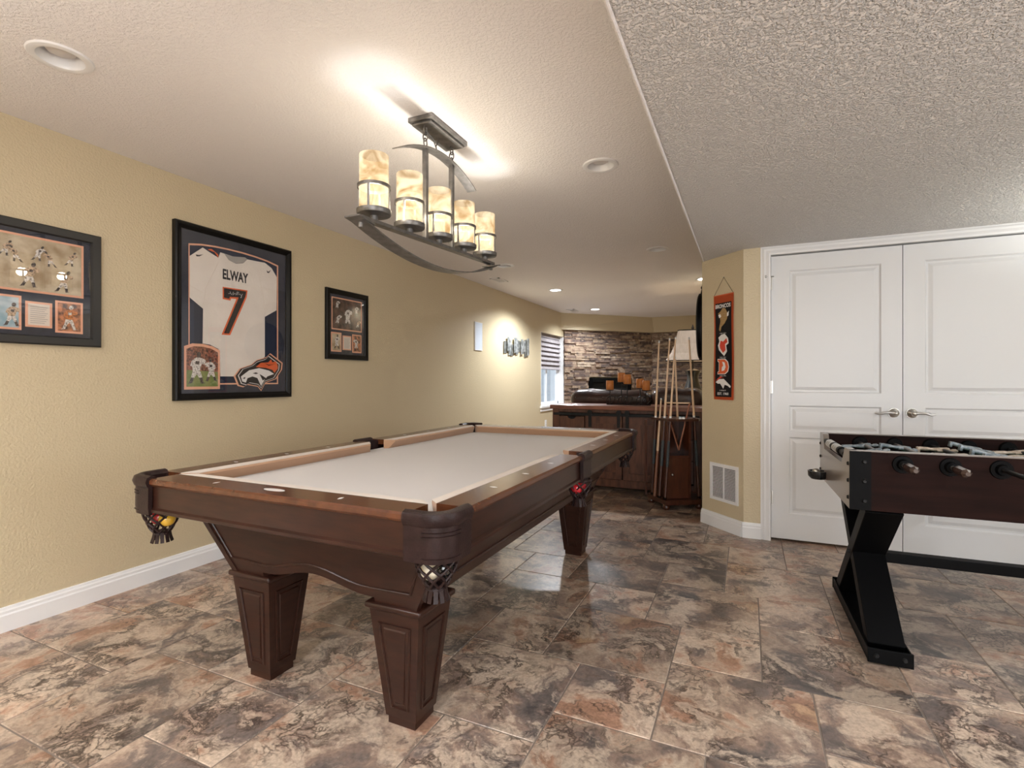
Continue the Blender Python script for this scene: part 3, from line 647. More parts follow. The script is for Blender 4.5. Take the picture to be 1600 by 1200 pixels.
for r, a, b, o, d in rails:
    L_ = (b - a).length
    for k in range(1, 4):
        c = a + d * (L_ * k / 4) - o * .060; oval = (k == 2 and abs(o.y + 1) < .1)
        l, w_ = (.045, .014) if oval else (.014, .006)
        if oval: pts = [c + d * l * math.cos(t * PI / 8) + o * w_ * math.sin(t * PI / 8) for t in range(16)]
        else: pts = [c + o * l, c + d * w_, c - o * l, c - d * w_]
        obj('nameplate' if oval else 'sight', slab(BM(), [tuple(q) for q in pts], ZT - .001, ZT + .0006), 'pearl', r)
# bed
cc = .085; sx_, sy_ = HWp - RW + .01, HL - RW + .01
poly = []
for (qx, qy) in ((-1, -1), (1, -1), (1, 1), (-1, 1)):
    c = Vector((qx * (HWp - .075), qy * (HL - .075)))
    arc = [Vector((-qx * .105 * math.cos(t), -qy * .105 * math.sin(t))) + c for t in [k * PI / 2 / 6 for k in range(7)]]
    if qx * qy > 0: arc = arc[::-1]
    poly += [tuple(q) for q in arc]
obj('slate_bed', slab(BM(), poly, .700, .748), 'cloth', pt)
# pockets
def arc_pts(c, r, a0, a1, n): return [(c[0] + r * math.cos(a0 + (a1 - a0) * k / n), c[1] + r * math.sin(a0 + (a1 - a0) * k / n)) for k in range(n + 1)]
def sweep(bm, path, prof):   # path: (pos2d, outward2d); profile: (out, z)
    R = [[bm.verts.new((q[0] + o[0] * d, q[1] + o[1] * d, z)) for d, z in prof] for q, o in path]
    n = len(prof)
    for A, B in zip(R, R[1:]):
        for k in range(n): bm.faces.new((A[k], A[(k + 1) % n], B[(k + 1) % n], B[k]))
    bm.faces.new(R[0][::-1]); bm.faces.new(R[-1]); return bm
SHIELD = [(-.030, ZT - .004), (-.022, ZT + .006), (-.006, ZT + .010), (.008, ZT + .004), (.013, ZT - .010), (.008, ZT - .026), (.003, ZT - .032), (.004, ZT - .10), (.001, ZT - .128), (-.010, ZT - .130), (-.012, ZT - .03), (-.024, ZT - .03)]
def net(parent, c, r0, z0, z1):
    b = BM(); n = 8; lv = 4
    def q(k, j): rr = r0 * (1 - .52 * (j / lv) ** 1.6); a = 2 * PI * (k + .5 * (j % 2)) / n; return Vector((c[0] + rr * math.cos(a), c[1] + rr * math.sin(a), z0 + (z1 - z0) * j / lv))
    for k in range(n):
        for j in range(lv):
            A = q(k, j)
            for kk_ in ((k, k - 1) if j % 2 == 0 else (k, k + 1)):
                B = q(kk_, j + 1); mid = (A + B) / 2; out = Vector((mid.x - c[0], mid.y - c[1], 0)); mid += out * .05
                tube(b, [A, mid, B], [.0045, .0038, .0045], 6)
    lathe(b, [(r0 + .004, 0), (r0 + .004, .008), (r0 - .004, .008), (r0 - .004, 0)], 20, (c[0], c[1], z0), close=True)
    o = obj('net', b, 'leather', parent, smooth=True)
    f = BM(); lathe(f, [(0, 0), (r0 * .40, 0), (r0 * .50, -.008), (r0 * .46, -.012), (0, -.012)], 14, (c[0], c[1], z1))
    for k in range(12):
        a = 2 * PI * k / 12; ca, sa = math.cos(a), math.sin(a); r1 = r0 * .44
        strip(f, [(c[0] + r1 * ca, c[1] + r1 * sa, z1 - .004), (c[0] + (r1 + .004) * ca, c[1] + (r1 + .004) * sa, z1 - .024), (c[0] + (r1 + .009) * ca, c[1] + (r1 + .009) * sa, z1 - .040)], .012, .003, (-sa, ca, 0))
    obj('fringe', f, 'leather', o)
    return o
pocket_c = {}
for (qx, qy) in ((-1, -1), (1, -1), (1, 1), (-1, 1)):
    rr = .072; cx, cy = qx * (HWp - rr), qy * (HL - rr)
    path = []
    path.append(((qx * (HWp - CP_ - .004), qy * HL), (0, qy)))
    for k in range(11):
        t = k * PI / 20; ox, oy = qx * math.sin(t), qy * math.cos(t); path.append(((cx + ox * rr, cy + oy * rr), (ox, oy)))
    path.append(((qx * HWp, qy * (HL - CP_ - .004)), (qx, 0)))
    p_ = obj('corner_pocket', sweep(BM(), path, SHIELD), 'leather', pt, smooth=True)
    c = (qx * (HWp - .088), qy * (HL - .088)); pocket_c[(qx, qy)] = c
    for zz in (.044, .054, .112): obj('stitch_line', sweep(BM(), path[1:-1], [(.0035, ZT - zz), (.0062, ZT - zz - .001), (.0035, ZT - zz - .003)]), 'leather', p_, smooth=True)
    # liner behind the opening
    b = BM(); lp = [((c[0] + .068 * math.cos(a), c[1] + .068 * math.sin(a)), (math.cos(a), math.sin(a))) for a in [math.atan2(qy, qx) - PI * .62 + k * PI * 1.24 / 14 for k in range(15)]]
    sweep(b, lp, [(0, ZT - .004), (.006, ZT - .004), (.006, .690), (0, .690)]); obj('liner', b, 'leather', p_, smooth=True)
    net(p_, (c[0] + qx * .012, c[1] + qy * .012), .060, .672, .592)
for s in (-1, 1):
    p_ = obj('side_pocket', (lambda b: (sweep(b, [((s * (HWp + .002), y), (s, 0)) for y in (-SP - .004, -SP * .4, SP * .4, SP + .004)], [(q[0], q[1]) for q in SHIELD]), b)[-1])(BM()), 'leather', pt, smooth=True)
    c = (s * (HWp - .058), 0); pocket_c[(s, 0)] = c
    b = BM(); lp = [((c[0] + .058 * math.cos(a), c[1] + .058 * math.sin(a)), (math.cos(a), math.sin(a))) for a in [(0 if s > 0 else PI) - PI * .55 + k * PI * 1.1 / 12 for k in range(13)]]
    sweep(b, lp, [(0, ZT - .004), (.005, ZT - .004), (.005, .690), (0, .690)]); obj('liner', b, 'leather', p_, smooth=True)
    net(p_, (c[0] + s * .022, 0), .058, .672, .590)
# cabinet body: tapered panels, arched at both ends
ZB0, ZB1 = .420, .700
bx = lambda z: .425 + (z - ZB0) / (ZB1 - ZB0) * .150
by = lambda z: 1.020 + (z - ZB0) / (ZB1 - ZB0) * .075
arch = []
for k in range(15):
    t = -1 + 2 * k / 14; arch.append((t * .235, ZB0 + .016 + .040 * (math.cos(t * PI) * .5 + .5)))
for s in (-1, 1):
    ends = [(-.425, ZB0), (-.26, ZB0), (-.26, ZB0 + .016)] + arch + [(.26, ZB0 + .016), (.26, ZB0), (.425, ZB0), (bx(ZB1), ZB1), (-bx(ZB1), ZB1)]
    e_ = obj('end_apron', prism(BM(), ends, lambda x, z: (x, s * by(z), z), lambda x, z: (x * .97, s * (by(z) - .03), z)), 'wood', pt)
    off = .034
    ml = [(-bx(.665) + .05, .665), (-bx(.5) + .055, .475), (-.235 - .02, .470)] + [(x, z + off) for x, z in arch] + [(.255, .470), (bx(.5) - .055, .475), (bx(.665) - .05, .665)]
    obj('moulding', tube(BM(), [(x, s * (by(z) + .001), z) for x, z in ml], .0045, 8), 'wood', e_, smooth=True)
    g = BM(); zs = [ZB0 + .015, ZB1]
    sp_ = [(-1.020, ZB0 + .015), (1.020, ZB0 + .015), (by(ZB1), ZB1), (-by(ZB1), ZB1)]
    a_ = obj('side_apron', prism(BM(), sp_, lambda y, z: (s * bx(z), y, z), lambda y, z: (s * (bx(z) - .03), y * .98, z)), 'wood', pt)
    obj('moulding', tube(BM(), [(s * (bx(.495) + .001), y, .495) for y in (-1.02, 1.02)], .006, 8), 'wood', a_, smooth=True)
    obj('moulding', tube(BM(), [(s * (bx(.585) + .001), y, .585) for y in (-1.04, 1.04)], .005, 8), 'wood', a_, smooth=True)
    obj('corner_post', hexa(BM(), [(s * .40, -1.0, ZB0), (s * .428, -1.0, ZB0), (s * .428, -1.024, ZB0), (s * .40, -1.024, ZB0)], [(s * .55, -1.07, ZB1), (s * .579, -1.07, ZB1), (s * .579, -1.099, ZB1), (s * .55, -1.099, ZB1)]), 'wood', pt)
    obj('corner_post', hexa(BM(), [(s * .40, 1.0, ZB0), (s * .428, 1.0, ZB0), (s * .428, 1.024, ZB0), (s * .40, 1.024, ZB0)], [(s * .55, 1.07, ZB1), (s * .579, 1.07, ZB1), (s * .579, 1.099, ZB1), (s * .55, 1.099, ZB1)]), 'wood', pt)
obj('underframe', box(BM(), -.54, .54, -1.06, 1.06, .64, .699), 'wood', pt)
# legs
def leg(x, y):
    tw, bw, zt = .098, .060, .398
    w_ = lambda z: bw + (tw - bw) * (z - .028) / (zt - .028)
    b = BM(); hexa(b, [(-bw, -bw, .028), (bw, -bw, .028), (bw, bw, .028), (-bw, bw, .028)], [(-tw, -tw, zt), (tw, -tw, zt), (tw, tw, zt), (-tw, tw, zt)])
    f = bw - .006; box(b, -f, f, -f, f, 0, .03)
    l = obj('leg', b, 'wood', pt, (x, y, 0))
    obj('leg_moulding', box(BM(), -tw - .014, tw + .014, -tw - .014, tw + .014, zt, zt + .022, .009, 3), 'wood', l, smooth=True)
    for k in range(4):
        a = k * PI / 2; R = Matrix.Rotation(a, 4, 'Z'); b = BM()
        z0, z1 = .065, zt - .045; m_ = .032
        def P(f0, z, d): return R @ Vector((f0 * (w_(z) - m_), -(w_(z) + d), z))
        o4 = [P(-1, z0, 0), P(1, z0, 0), P(1, z1, 0), P(-1, z1, 0)]
        tube(b, o4, .005, 6, closed=True); obj('panel_bead', b, 'wood', l, smooth=True)
        b = BM(); m_ = .045
        z0 += .012; z1 -= .012
        hexa(b, [P(-1, z0, -.002), P(1, z0, -.002), P(1, z1, -.002), P(-1, z1, -.002)], [P(-.9, z0 + .008, .003), P(.9, z0 + .008, .003), P(.9, z1 - .008, .003), P(-.9, z1 - .008, .003)]); obj('panel', b, 'wood', l)
for sx in (-1, 1):
    for sy in (-1, 1): leg(sx * .334, sy * .920)
# balls lying in the pocket nets
def ball(m, label, x, y, z): 
    o = obj('billiard_ball', sph(BM(), (0, 0, 0), .0286, 20), m, None, (PX + x, PY + y, z), smooth=True); o['label'] = label; o['category'] = 'ball'; o['group'] = 'balls in the pocket nets'
c = pocket_c[(1, -1)]; c = (c[0] + .012, c[1] - .012)
ball('ball_white', 'ivory ball in the net of the nearest corner pocket', c[0] - .012, c[1] - .012, .634); ball('ball_black', 'black ball in the net of the nearest corner pocket', c[0] + .022, c[1] + .004, .640)
c = pocket_c[(1, 0)]
ball('ball_red', 'red ball in the right side pocket net, nearer one', c[0] + .020, -.026, .640); ball('ball_red', 'red ball in the right side pocket net, farther one', c[0] + .022, .028, .645)
c = pocket_c[(-1, -1)]
ball('ball_red', 'red ball in the net of the near left pocket', c[0] - .03, c[1] - .012, .640); ball('ball_yellow', 'yellow ball in the net of the near left pocket', c[0] + .022, c[1] - .014, .640)

# ================================================================== LEFT WALL PICTURES
def wall_thing(name, label, cat, y, z, group=None): return thing(name, label, cat, (XL, y, z), PI / 2, group)
def player(parent, name, x, z, h, m, d, m2='figdark', flip=1, lean=.1):
    """a small flat printed ball player, h tall, feet at (x, z): limbs, pants, shirt and helmet as overlapping prints"""
    f = lambda u, v: (x + flip * (u + lean * v) * h, z + v * h)
    o = obj(name, plate(BM(), [f(*q) for q in ((-.13, .40), (-.02, .38), (.02, .30), (.10, .40), (.12, .50), (.14, .62), (.22, .60), (.27, .70), (.22, .77), (.10, .80), (.03, .83), (-.08, .80), (-.18, .70), (-.22, .56), (-.14, .52))], d, d + .0003), m, parent)
    obj('print_detail', plate(BM(), [f(*q) for q in ((-.12, .42), (.10, .42), (.16, .30), (.20, .20), (.10, .18), (.02, .30), (-.06, .18), (-.15, .20))], d + .0003, d + .0006), 'figwhite', o)
    obj('print_detail', plate(BM(), [f(*q) for q in ((-.15, .20), (-.06, .18), (-.10, .03), (-.24, .0), (-.20, .05))], d + .0006, d + .0008), m2, o)
    obj('print_detail', plate(BM(), [f(*q) for q in ((.10, .18), (.20, .20), (.26, .04), (.34, .03), (.18, .0))], d + .0006, d + .0008), m2, o)
    obj('print_detail', plate(BM(), [f(.02 + .075 * math.cos(t), .90 + .09 * math.sin(t)) for t in [k * PI / 5 for k in range(10)]], d + .0003, d + .0006), m2, o)
    obj('print_detail', plate(BM(), [f(*q) for q in ((-.06, .60), (.06, .60), (.06, .70), (-.06, .70))], d + .0003, d + .0006), m2, o)
    return o
# framed jersey
jf = wall_thing('framed_jersey', 'large black framed white football jersey with the number 7', 'framed jersey', 1.915, 1.028)
FW, FH = .848, 1.077
b = BM(); prof = [(0, 0), (0, .030), (.008, .038), (.020, .036), (.034, .026), (.042, .022), (.042, 0)]
def frame_mesh(w_, h_, prof):
    b = BM()
    R = [[b.verts.new(q) for q in ((i, -d, i), (w_ - i, -d, i), (w_ - i, -d, h_ - i), (i, -d, h_ - i))] for i, d in prof]
    n = len(R)
    for a in range(n):
        A, B = R[a], R[(a + 1) % n]
        for k in range(4): b.faces.new((A[k], A[(k + 1) % 4], B[(k + 1) % 4], B[k]))
    return b
obj('frame', frame_mesh(FW, FH, prof), 'frame', jf)
obj('backing', plate(BM(), rect(.03, FW - .03, .03, FH - .03), .002, .006), 'navyblue', jf)
opening = [(.089, .094), (.745, .094), (.745, .951), (.66, .968), (.56, .978), (.46, .983), (.36, .983), (.26, .979), (.17, .970), (.089, .954)]
# mat board: border around the opening, built as quads outward
def mat_board(parent, outer, inner, d0, d1, m):
    b = BM(); n = len(inner); cx = sum(q[0] for q in inner) / n; cz = sum(q[1] for q in inner) / n
    x0, x1, z0, z1 = outer
    # outer loop points matched to the inner ones by projecting to the rectangle
    def proj_(q):
        dx, dz = q[0] - cx, q[1] - cz; t = min((x1 - cx) / dx if dx > 0 else (x0 - cx) / dx if dx < 0 else 9, (z1 - cz) / dz if dz > 0 else (z0 - cz) / dz if dz < 0 else 9); return (cx + dx * t, cz + dz * t)
    corners = {0: (x0, z0), 1: (x1, z0), 2: (x1, z1), n - 1: (x0, z1)}
    outp = [corners.get(i, (inner[i][0], z1)) for i in range(n)]
    for i in range(n):
        j = (i + 1) % n; plate(b, [inner[i], inner[j], outp[j], outp[i]], d0, d1)
    return obj('mat_board', b, m, parent)
mat_board(jf, (.038, FW - .038, .038, FH - .038), opening, .0115, .0145, 'navy')
obj('inner_mat', (lambda b: ([plate(b, [opening[i], opening[(i + 1) % len(opening)], *[(q[0] + (.417 - q[0]) * .028, q[1] + (.53 - q[1]) * .022) for q in (opening[(i + 1) % len(opening)], opening[i])]], .0095, .0115) for i in range(len(opening))], b)[-1])(BM()), 'peach', jf)
J = [(.099, .878), (.183, .950), (.221, .933), (.287, .909), (.301, .946), (.327, .944), (.357, .910), (.411, .896), (.466, .911), (.497, .943), (.582, .946), (.635, .949), (.691, .922), (.736, .865), (.733, .626), (.635, .568), (.635, .288), (.555, .222), (.429, .186), (.411, .147), (.301, .147), (.290, .322), (.232, .347), (.183, .352), (.186, .569), (.099, .629)]
je = obj('jersey', plate(BM(), J, .006, .0085), 'jersey', jf)
obj('collar', plate(BM(), [(.301, .948), (.327, .946), (.357, .912), (.411, .898), (.466, .913), (.497, .945), (.478, .953), (.392, .940)], .006, .0078), 'greyink', je)
for l in ([(.186, .569), (.20, .70), (.25, .80), (.287, .88)], [(.635, .568), (.625, .70), (.60, .80), (.575, .90)], [(.099, .70), (.17, .675), (.19, .66)], [(.735, .69), (.66, .66), (.632, .65)]):
    obj('seam', tube(BM(), [(x, -.0087, z) for x, z in l], .0012, 4), 'paper', je)
text_obj('lettering', 'ELWAY', 'ink', je, (.316, .502, .778, .845), .0095, bold=.035)
obj('numeral_edge', plate(BM(), [(.316, .727), (.497, .732), (.491, .684), (.369, .418), (.308, .416), (.414, .662), (.374, .660), (.371, .645), (.316, .648)], .0085, .0092), 'orange', je)
obj('numeral', plate(BM(), [(.325, .720), (.487, .723), (.480, .687), (.361, .428), (.324, .427), (.431, .675), (.366, .670), (.363, .656), (.325, .659)], .0092, .0097), 'ink', je)
sg = BM()
for l in ([(.355, .688), (.372, .694), (.366, .704), (.378, .684), (.392, .706), (.388, .682)], [(.392, .690), (.404, .698), (.410, .688), (.420, .712), (.418, .690), (.430, .712), (.430, .692), (.440, .699), (.448, .690), (.452, .680), (.444, .672), (.458, .702)]): tube(sg, [(x, -.0100, z) for x, z in l], .0011, 4)
obj('signature', sg, 'whiteink', je)
for q in ([(.137, .897), (.156, .897), (.186, .908), (.161, .890), (.144, .886)], [(.649, .898), (.663, .890), (.685, .907), (.668, .882), (.655, .882)]): obj('tick_mark', plate(BM(), q, .0085, .0092), 'ink', je)
obj('shoulder_stripe', plate(BM(), [(.215, .945), (.262, .938), (.287, .909), (.285, .930), (.24, .955)], .006, .0088), 'orange', je)
# inset photo
ph = [(.076, .083), (.278, .083), (.278, .300), (.232, .322), (.177, .331), (.120, .330), (.076, .313)]
gp = lambda k: [((q[0] - .177) * k + .177, (q[1] - .205) * k + .205) for q in ph]
obj('photo_mat', plate(BM(), gp(1.14), .0145, .0155), 'peach', jf); pf = obj('photo', plate(BM(), gp(1.0), .0155, .0162), 'crowd', jf)
obj('photo_field', plate(BM(), [(.076, .083), (.278, .083), (.278, .175), (.076, .185)], .0162, .0166), 'grass', pf)
player(jf, 'photo_figure', .130, .10, .20, 'figwhite', .0168, 'figdark'); player(jf, 'photo_figure', .238, .115, .15, 'figwhite', .0168, 'figdark', -1, .08)
# horse head emblem
HO = [(.417, .153), (.453, .197), (.529, .222), (.568, .251), (.635, .271), (.663, .295), (.755, .239), (.750, .197), (.705, .137), (.629, .114), (.598, .065), (.575, .091), (.504, .103), (.478, .089), (.441, .098)]
sc_ = lambda pts, k, c: [((q[0] - c[0]) * k + c[0], (q[1] - c[1]) * k + c[1]) for q in pts]
em = obj('emblem_mat', plate(BM(), sc_(HO, 1.16, (.59, .18)), .0145, .0155), 'peach', jf)
obj('emblem_ground', plate(BM(), sc_(HO, 1.09, (.59, .18)), .0155, .0162), 'ink', em); obj('emblem_edge', plate(BM(), sc_(HO, .99, (.59, .18)), .0162, .0166), 'whiteink', em)
obj('emblem_line', plate(BM(), sc_(HO, .95, (.59, .18)), .0166, .0169), 'ink', em)
obj('emblem_head', plate(BM(), [(.441, .147), (.504, .190), (.582, .206), (.663, .190), (.705, .167), (.649, .149), (.625, .125), (.597, .082), (.568, .137), (.529, .148), (.491, .136), (.478, .106), (.451, .114)], .0169, .0173), 'whiteink', em)
obj('emblem_mane', plate(BM(), [(.555, .213), (.595, .243), (.656, .248), (.680, .270), (.690, .250), (.722, .258), (.736, .227), (.738, .206), (.708, .175), (.691, .196), (.635, .209)], .0169, .0173), 'orange', em)
for q in ([(.53, .170), (.556, .176), (.575, .170), (.556, .164)], [(.585, .165), (.61, .120), (.640, .135), (.615, .150)], [(.455, .135), (.475, .145), (.470, .130)], [(.62, .243), (.66, .232), (.70, .235), (.66, .225)]): obj('emblem_detail', plate(BM(), q, .0173, .0176), 'ink', em)
obj('glass', plate(BM(), rect(.036, FW - .036, .036, FH - .036), .020, .0215), 'glass', jf)

# two photo collages in matching layout
def collage(label, y, frame_m, prints, kind, tilt=0):
    t = wall_thing('framed_photo_collage', label, 'picture', y, 1.322)
    w_, h_ = .500, .579
    obj('frame', frame_mesh(w_, h_, [(0, 0), (0, .020), (.006, .025), (.038, .022), (.044, .012), (.044, 0)]), frame_m, t)
    obj('mat_board', plate(BM(), rect(.04, w_ - .04, .04, h_ - .04), .001, .006), 'navy', t)
    for k, (r, m) in enumerate(zip(((.068, .427, .246, .514), (.062, .180, .064, .224), (.194, .297, .082, .204), (.309, .424, .064, .222)), prints)):
        obj('photo_mat', plate(BM(), rect(*r), .006, .0075), 'peach', t)
        e = .010; f_ = obj('text_card' if k == 2 else 'photo', plate(BM(), rect(r[0] + e, r[1] - e, r[2] + e, r[3] - e), .0075, .0082), m, t)
        if k == 2:
            for q in range(9): obj('text_line', plate(BM(), rect(r[0] + .018, r[1] - .018 - (q % 3) * .006, r[3] - .026 - q * .0095, r[3] - .0235 - q * .0095), .0082, .0086), 'greyink', f_)
    if kind == 'dark':
        player(t, 'photo_figure', .245, .275, .185, 'figwhite', .0085); player(t, 'photo_figure', .120, .41, .09, 'figwhite', .0085, lean=.3); player(t, 'photo_figure', .355, .38, .10, 'figwhite', .0085)
        player(t, 'photo_figure', .115, .28, .11, 'figwhite', .0085, lean=.5); player(t, 'photo_figure', .355, .27, .09, 'figtan', .0085, lean=.6); player(t, 'photo_figure', .12, .088, .12, 'figwhite', .0085); player(t, 'photo_figure', .362, .082, .12, 'figwhite', .0085, flip=-1)
    else:
        for k, x in enumerate((.11, .17, .23, .30, .36)): player(t, 'photo_figure', x, .40 - .02 * (k % 2), .075, ('figtan', 'figtan', 'figwhite')[k % 3], .0085, lean=.4, flip=(-1) ** k)
        player(t, 'photo_figure', .20, .27, .12, 'figtan', .0085, lean=.2); player(t, 'photo_figure', .33, .265, .11, 'figtan', .0085, lean=.3)
        player(t, 'photo_figure', .36, .08, .125, 'figorange', .0085, 'figwhite'); player(t, 'photo_figure', .14, .08, .11, 'figtan', .0085)
    obj('glass', plate(BM(), rect(.040, w_ - .040, .040, h_ - .040), .010, .0115), 'glass', t)
    return t
collage('charcoal framed photo collage cut by the left edge, reflecting the chandelier', 1.040, 'frame_grey', ('photo_gold', 'photo_blue', 'paper', 'photo_red'), 'gold')
collage('small black framed photo collage right of the jersey', 3.120, 'frame', ('photo_dark', 'photo_gold', 'paper', 'photo_red'), 'dark')
# speaker plate
sp = wall_thing('wall_speaker', 'white flush wall speaker panel on the long wall', 'speaker', 5.607, 1.524)
obj('grille', plate(BM(), rect(.008, .186, .008, .347), .004, .010), 'bluegrey', sp); obj('bezel', ringplate(BM(), (0, .194, 0, .355), (.008, .186, .008, .347), 0, .012), 'plastic', sp)
# metal wall art
wa = wall_thing('wall_art', 'brushed metal strip wall sculpture near the window', 'wall art', 6.435, 1.50)
for k, (x0, x1, z0, z1, m, d) in enumerate([(0, .10, .02, .20, 'artdark', .012), (.085, .17, .055, .265, 'artmetal', .03), (.15, .235, .0, .225, 'artmetal', .018), (.22, .32, -.01, .17, 'artdark', .012), (.30, .41, .04, .27, 'artmetal', .034), (.395, .48, .02, .25, 'artmetal', .020), (.47, .57, .06, .235, 'artdark', .014), (.555, .65, .03, .265, 'artmetal', .032), (.64, .74, .07, .24, 'artmetal', .02), (.72, .80, -.005, .265, 'artdark', .016), (.785, .87, .02, .29, 'artmetal', .03)]):
    obj('metal_strip', plate(BM(), [(x0, z0), (x1, z0 + .012), (x1, z1), (x0, z1 - .008)], d - .004, d), m, wa)
obj('bracket', plate(BM(), rect(.05, .82, .10, .16), 0, .009), 'artdark', wa)
ou = wall_thing('wall_outlet', 'small white outlet plate low on the long wall', 'outlet', 8.05, .36)
obj('cover_plate', plate(BM(), rect(0, .075, 0, .118), 0, .006), 'plastic', ou)
for z in (.018, .064): s_ = obj('socket', plate(BM(), rect(.018, .057, z, z + .035), .006, .0075), 'whiteink', ou); obj('slot', plate(BM(), rect(.028, .031, z + .012, z + .026), .0075, .0079), 'darkhole', s_); obj('slot', plate(BM(), rect(.043, .046, z + .012, z + .026), .0075, .0079), 'darkhole', s_)

# ================================================================== ANGLED WALL: banner and grille
def ang(name, label, cat, s, z): return thing(name, label, cat, (-.337 + s * .70711, 4.432 - s * .70711, z), -PI / 4)
bn = ang('team_banner', 'tall orange and black embroidered football banner on a cord', 'banner', .142, 1.000)
BW, BH = .205, .810
wv = lambda x, z: .006 + .003 * math.sin(z * 9 + x * 12)
def cloth(name, x0, x1, z0, z1, m, d, parent, nz=20, nx=4, th=.002):
    b = BM(); F = []; 
    for i in range(nx + 1):
        F.append([b.verts.new((x0 + (x1 - x0) * i / nx, -(wv(x0 + (x1 - x0) * i / nx, z0 + (z1 - z0) * j / nz) + d), z0 + (z1 - z0) * j / nz)) for j in range(nz + 1)])
    fs = [b.faces.new((F[i][j], F[i + 1][j], F[i + 1][j + 1], F[i][j + 1])) for i in range(nx) for j in range(nz)]
    bmesh.ops.solidify(b, geom=fs, thickness=th)
    return obj(name, b, m, parent, smooth=True)
cloth('border', 0, BW, 0, BH, 'orange', 0, bn)
cloth('field', .018, BW - .018, .022, BH - .065, 'ink', .0022, bn)
D_ = .0115
text_obj('lettering', 'BRONCOS', 'whiteink', bn, (.024, BW - .024, BH - .105, BH - .074), D_ + .0015, bold=.03)
text_obj('lettering', 'EST. 1960', 'whiteink', bn, (.045, BW - .045, .036, .056), D_ + .0015, bold=.02)
em1 = lambda pts, m, d=D_, nm='emblem': obj(nm, plate(BM(), pts, d, d + .0012), m, bn)
# generic rider patch, generic leaping patch, letter and horse head
em1([(.06, .54), (.075, .525), (.085, .56), (.12, .585), (.145, .62), (.15, .66), (.125, .70), (.10, .705), (.075, .68), (.05, .665), (.07, .65), (.075, .60)], 'brown_print'); em1([(.055, .655), (.075, .66), (.085, .64), (.065, .63)], 'whiteink', D_ + .0013); em1([(.145, .66), (.165, .675), (.16, .64), (.145, .635)], 'whiteink', D_ + .0013)
em1([(.05, .42), (.065, .45), (.055, .48), (.085, .50), (.12, .505), (.155, .47), (.16, .43), (.135, .415), (.145, .37), (.115, .335), (.085, .36), (.06, .385)], 'whiteink'); em1([(.07, .42), (.08, .455), (.105, .445), (.14, .47), (.15, .44), (.125, .425), (.13, .38), (.105, .36), (.075, .395)], 'red_print', D_ + .0013)
em1([(.045, .195), (.125, .195), (.155, .215), (.165, .25), (.155, .29), (.125, .315), (.045, .315), (.045, .295), (.058, .290), (.058, .22), (.045, .215)], 'whiteink'); em1([(.05, .20), (.122, .20), (.150, .22), (.159, .25), (.149, .286), (.12, .309), (.05, .309), (.05, .298), (.064, .294), (.064, .217), (.05, .212)], 'orange', D_ + .0013); em1([(.092, .22), (.118, .225), (.132, .25), (.122, .285), (.098, .292), (.108, .262), (.095, .250)], 'whiteink', D_ + .0026)
em1([(.025, .135), (.06, .158), (.11, .160), (.15, .130), (.182, .105), (.175, .092), (.150, .108), (.120, .115), (.105, .085), (.085, .110), (.07, .125), (.05, .122)], 'whiteink'); em1([(.028, .145), (.05, .165), (.09, .185), (.085, .170), (.12, .172), (.07, .163), (.045, .150)], 'red_print', D_ + .0013)
for z, tx in ((.505, '1960-1961'), (.320, '1962-1967'), (.178, '1968-1996'), (.066, '1997')): text_obj('lettering', tx, 'whiteink', bn, (.07, .135, z, z + .010), D_ + .0015)
obj('dowel', cone(BM(), (.002, -.008, BH - .004), (BW - .002, -.008, BH - .004), .004, .004, 8), 'orange', bn)
obj('cord', tube(BM(), [(.004, -.008, BH), (.105, -.006, BH + .130), (BW - .004, -.008, BH)], .0014, 6), 'blackmetal', bn); obj('nail', cone(BM(), (.105, 0, BH + .130), (.105, -.012, BH + .130), .002, .003, 8), 'steel', bn)
gr = ang('air_grille', 'white return air grille low on the angled wall', 'vent', .098, .215)
GW, GH = .292, .288
obj('frame', ringplate(BM(), (0, GW, 0, GH), (.024, GW - .024, .024, GH - .024), 0, .009), 'plastic', gr); obj('mullion', plate(BM(), rect(GW / 2 - .005, GW / 2 + .005, .02, GH - .02), 0, .008), 'plastic', gr)
obj('duct', plate(BM(), rect(.02, GW - .02, .02, GH - .02), .0005, .0015), 'darkhole', gr)
for k in range(22):
    z = .028 + k * (GH - .058) / 21
    for x0, x1 in ((.024, GW / 2 - .005), (GW / 2 + .005, GW - .024)): obj('slat', prism(BM(), [(.001, z + .0045), (.0065, z + .001), (.0075, z + .0025), (.002, z + .006)], lambda d, q: (x0, -d, q), lambda d, q: (x1, -d, q)), 'plastic', gr)
# dark rounded wall hanging just behind the corner
wc = thing('wall_clock', 'dark round wall clock seen edge on behind the banner wall corner', 'clock', (-.337, 4.78, 1.615), -PI / 2)
def disc(prof, seg=40):
    b = BM(); lathe(b, prof, seg); bmesh.ops.rotate(b, verts=b.verts[:], cent=(0, 0, 0), matrix=Matrix.Rotation(PI / 2, 3, 'X')); return b
obj('case', disc([(0, 0), (.285, 0), (.285, .028), (.26, .050), (.0, .058)]), 'blackmetal', wc, smooth=True)
obj('rim', disc([(.27, .02), (.29, .02), (.292, .045), (.27, .056)]), 'black', wc, smooth=True)
obj('finial', (lambda b: (cone(b, (0, -.02, .285), (0, -.02, .33), .022, .012, 12), sph(b, (0, -.02, .345), .018, 12), cone(b, (0, -.02, .355), (0, -.02, .42), .010, .002, 10), b)[-1])(BM()), 'blackmetal', wc, smooth=True)

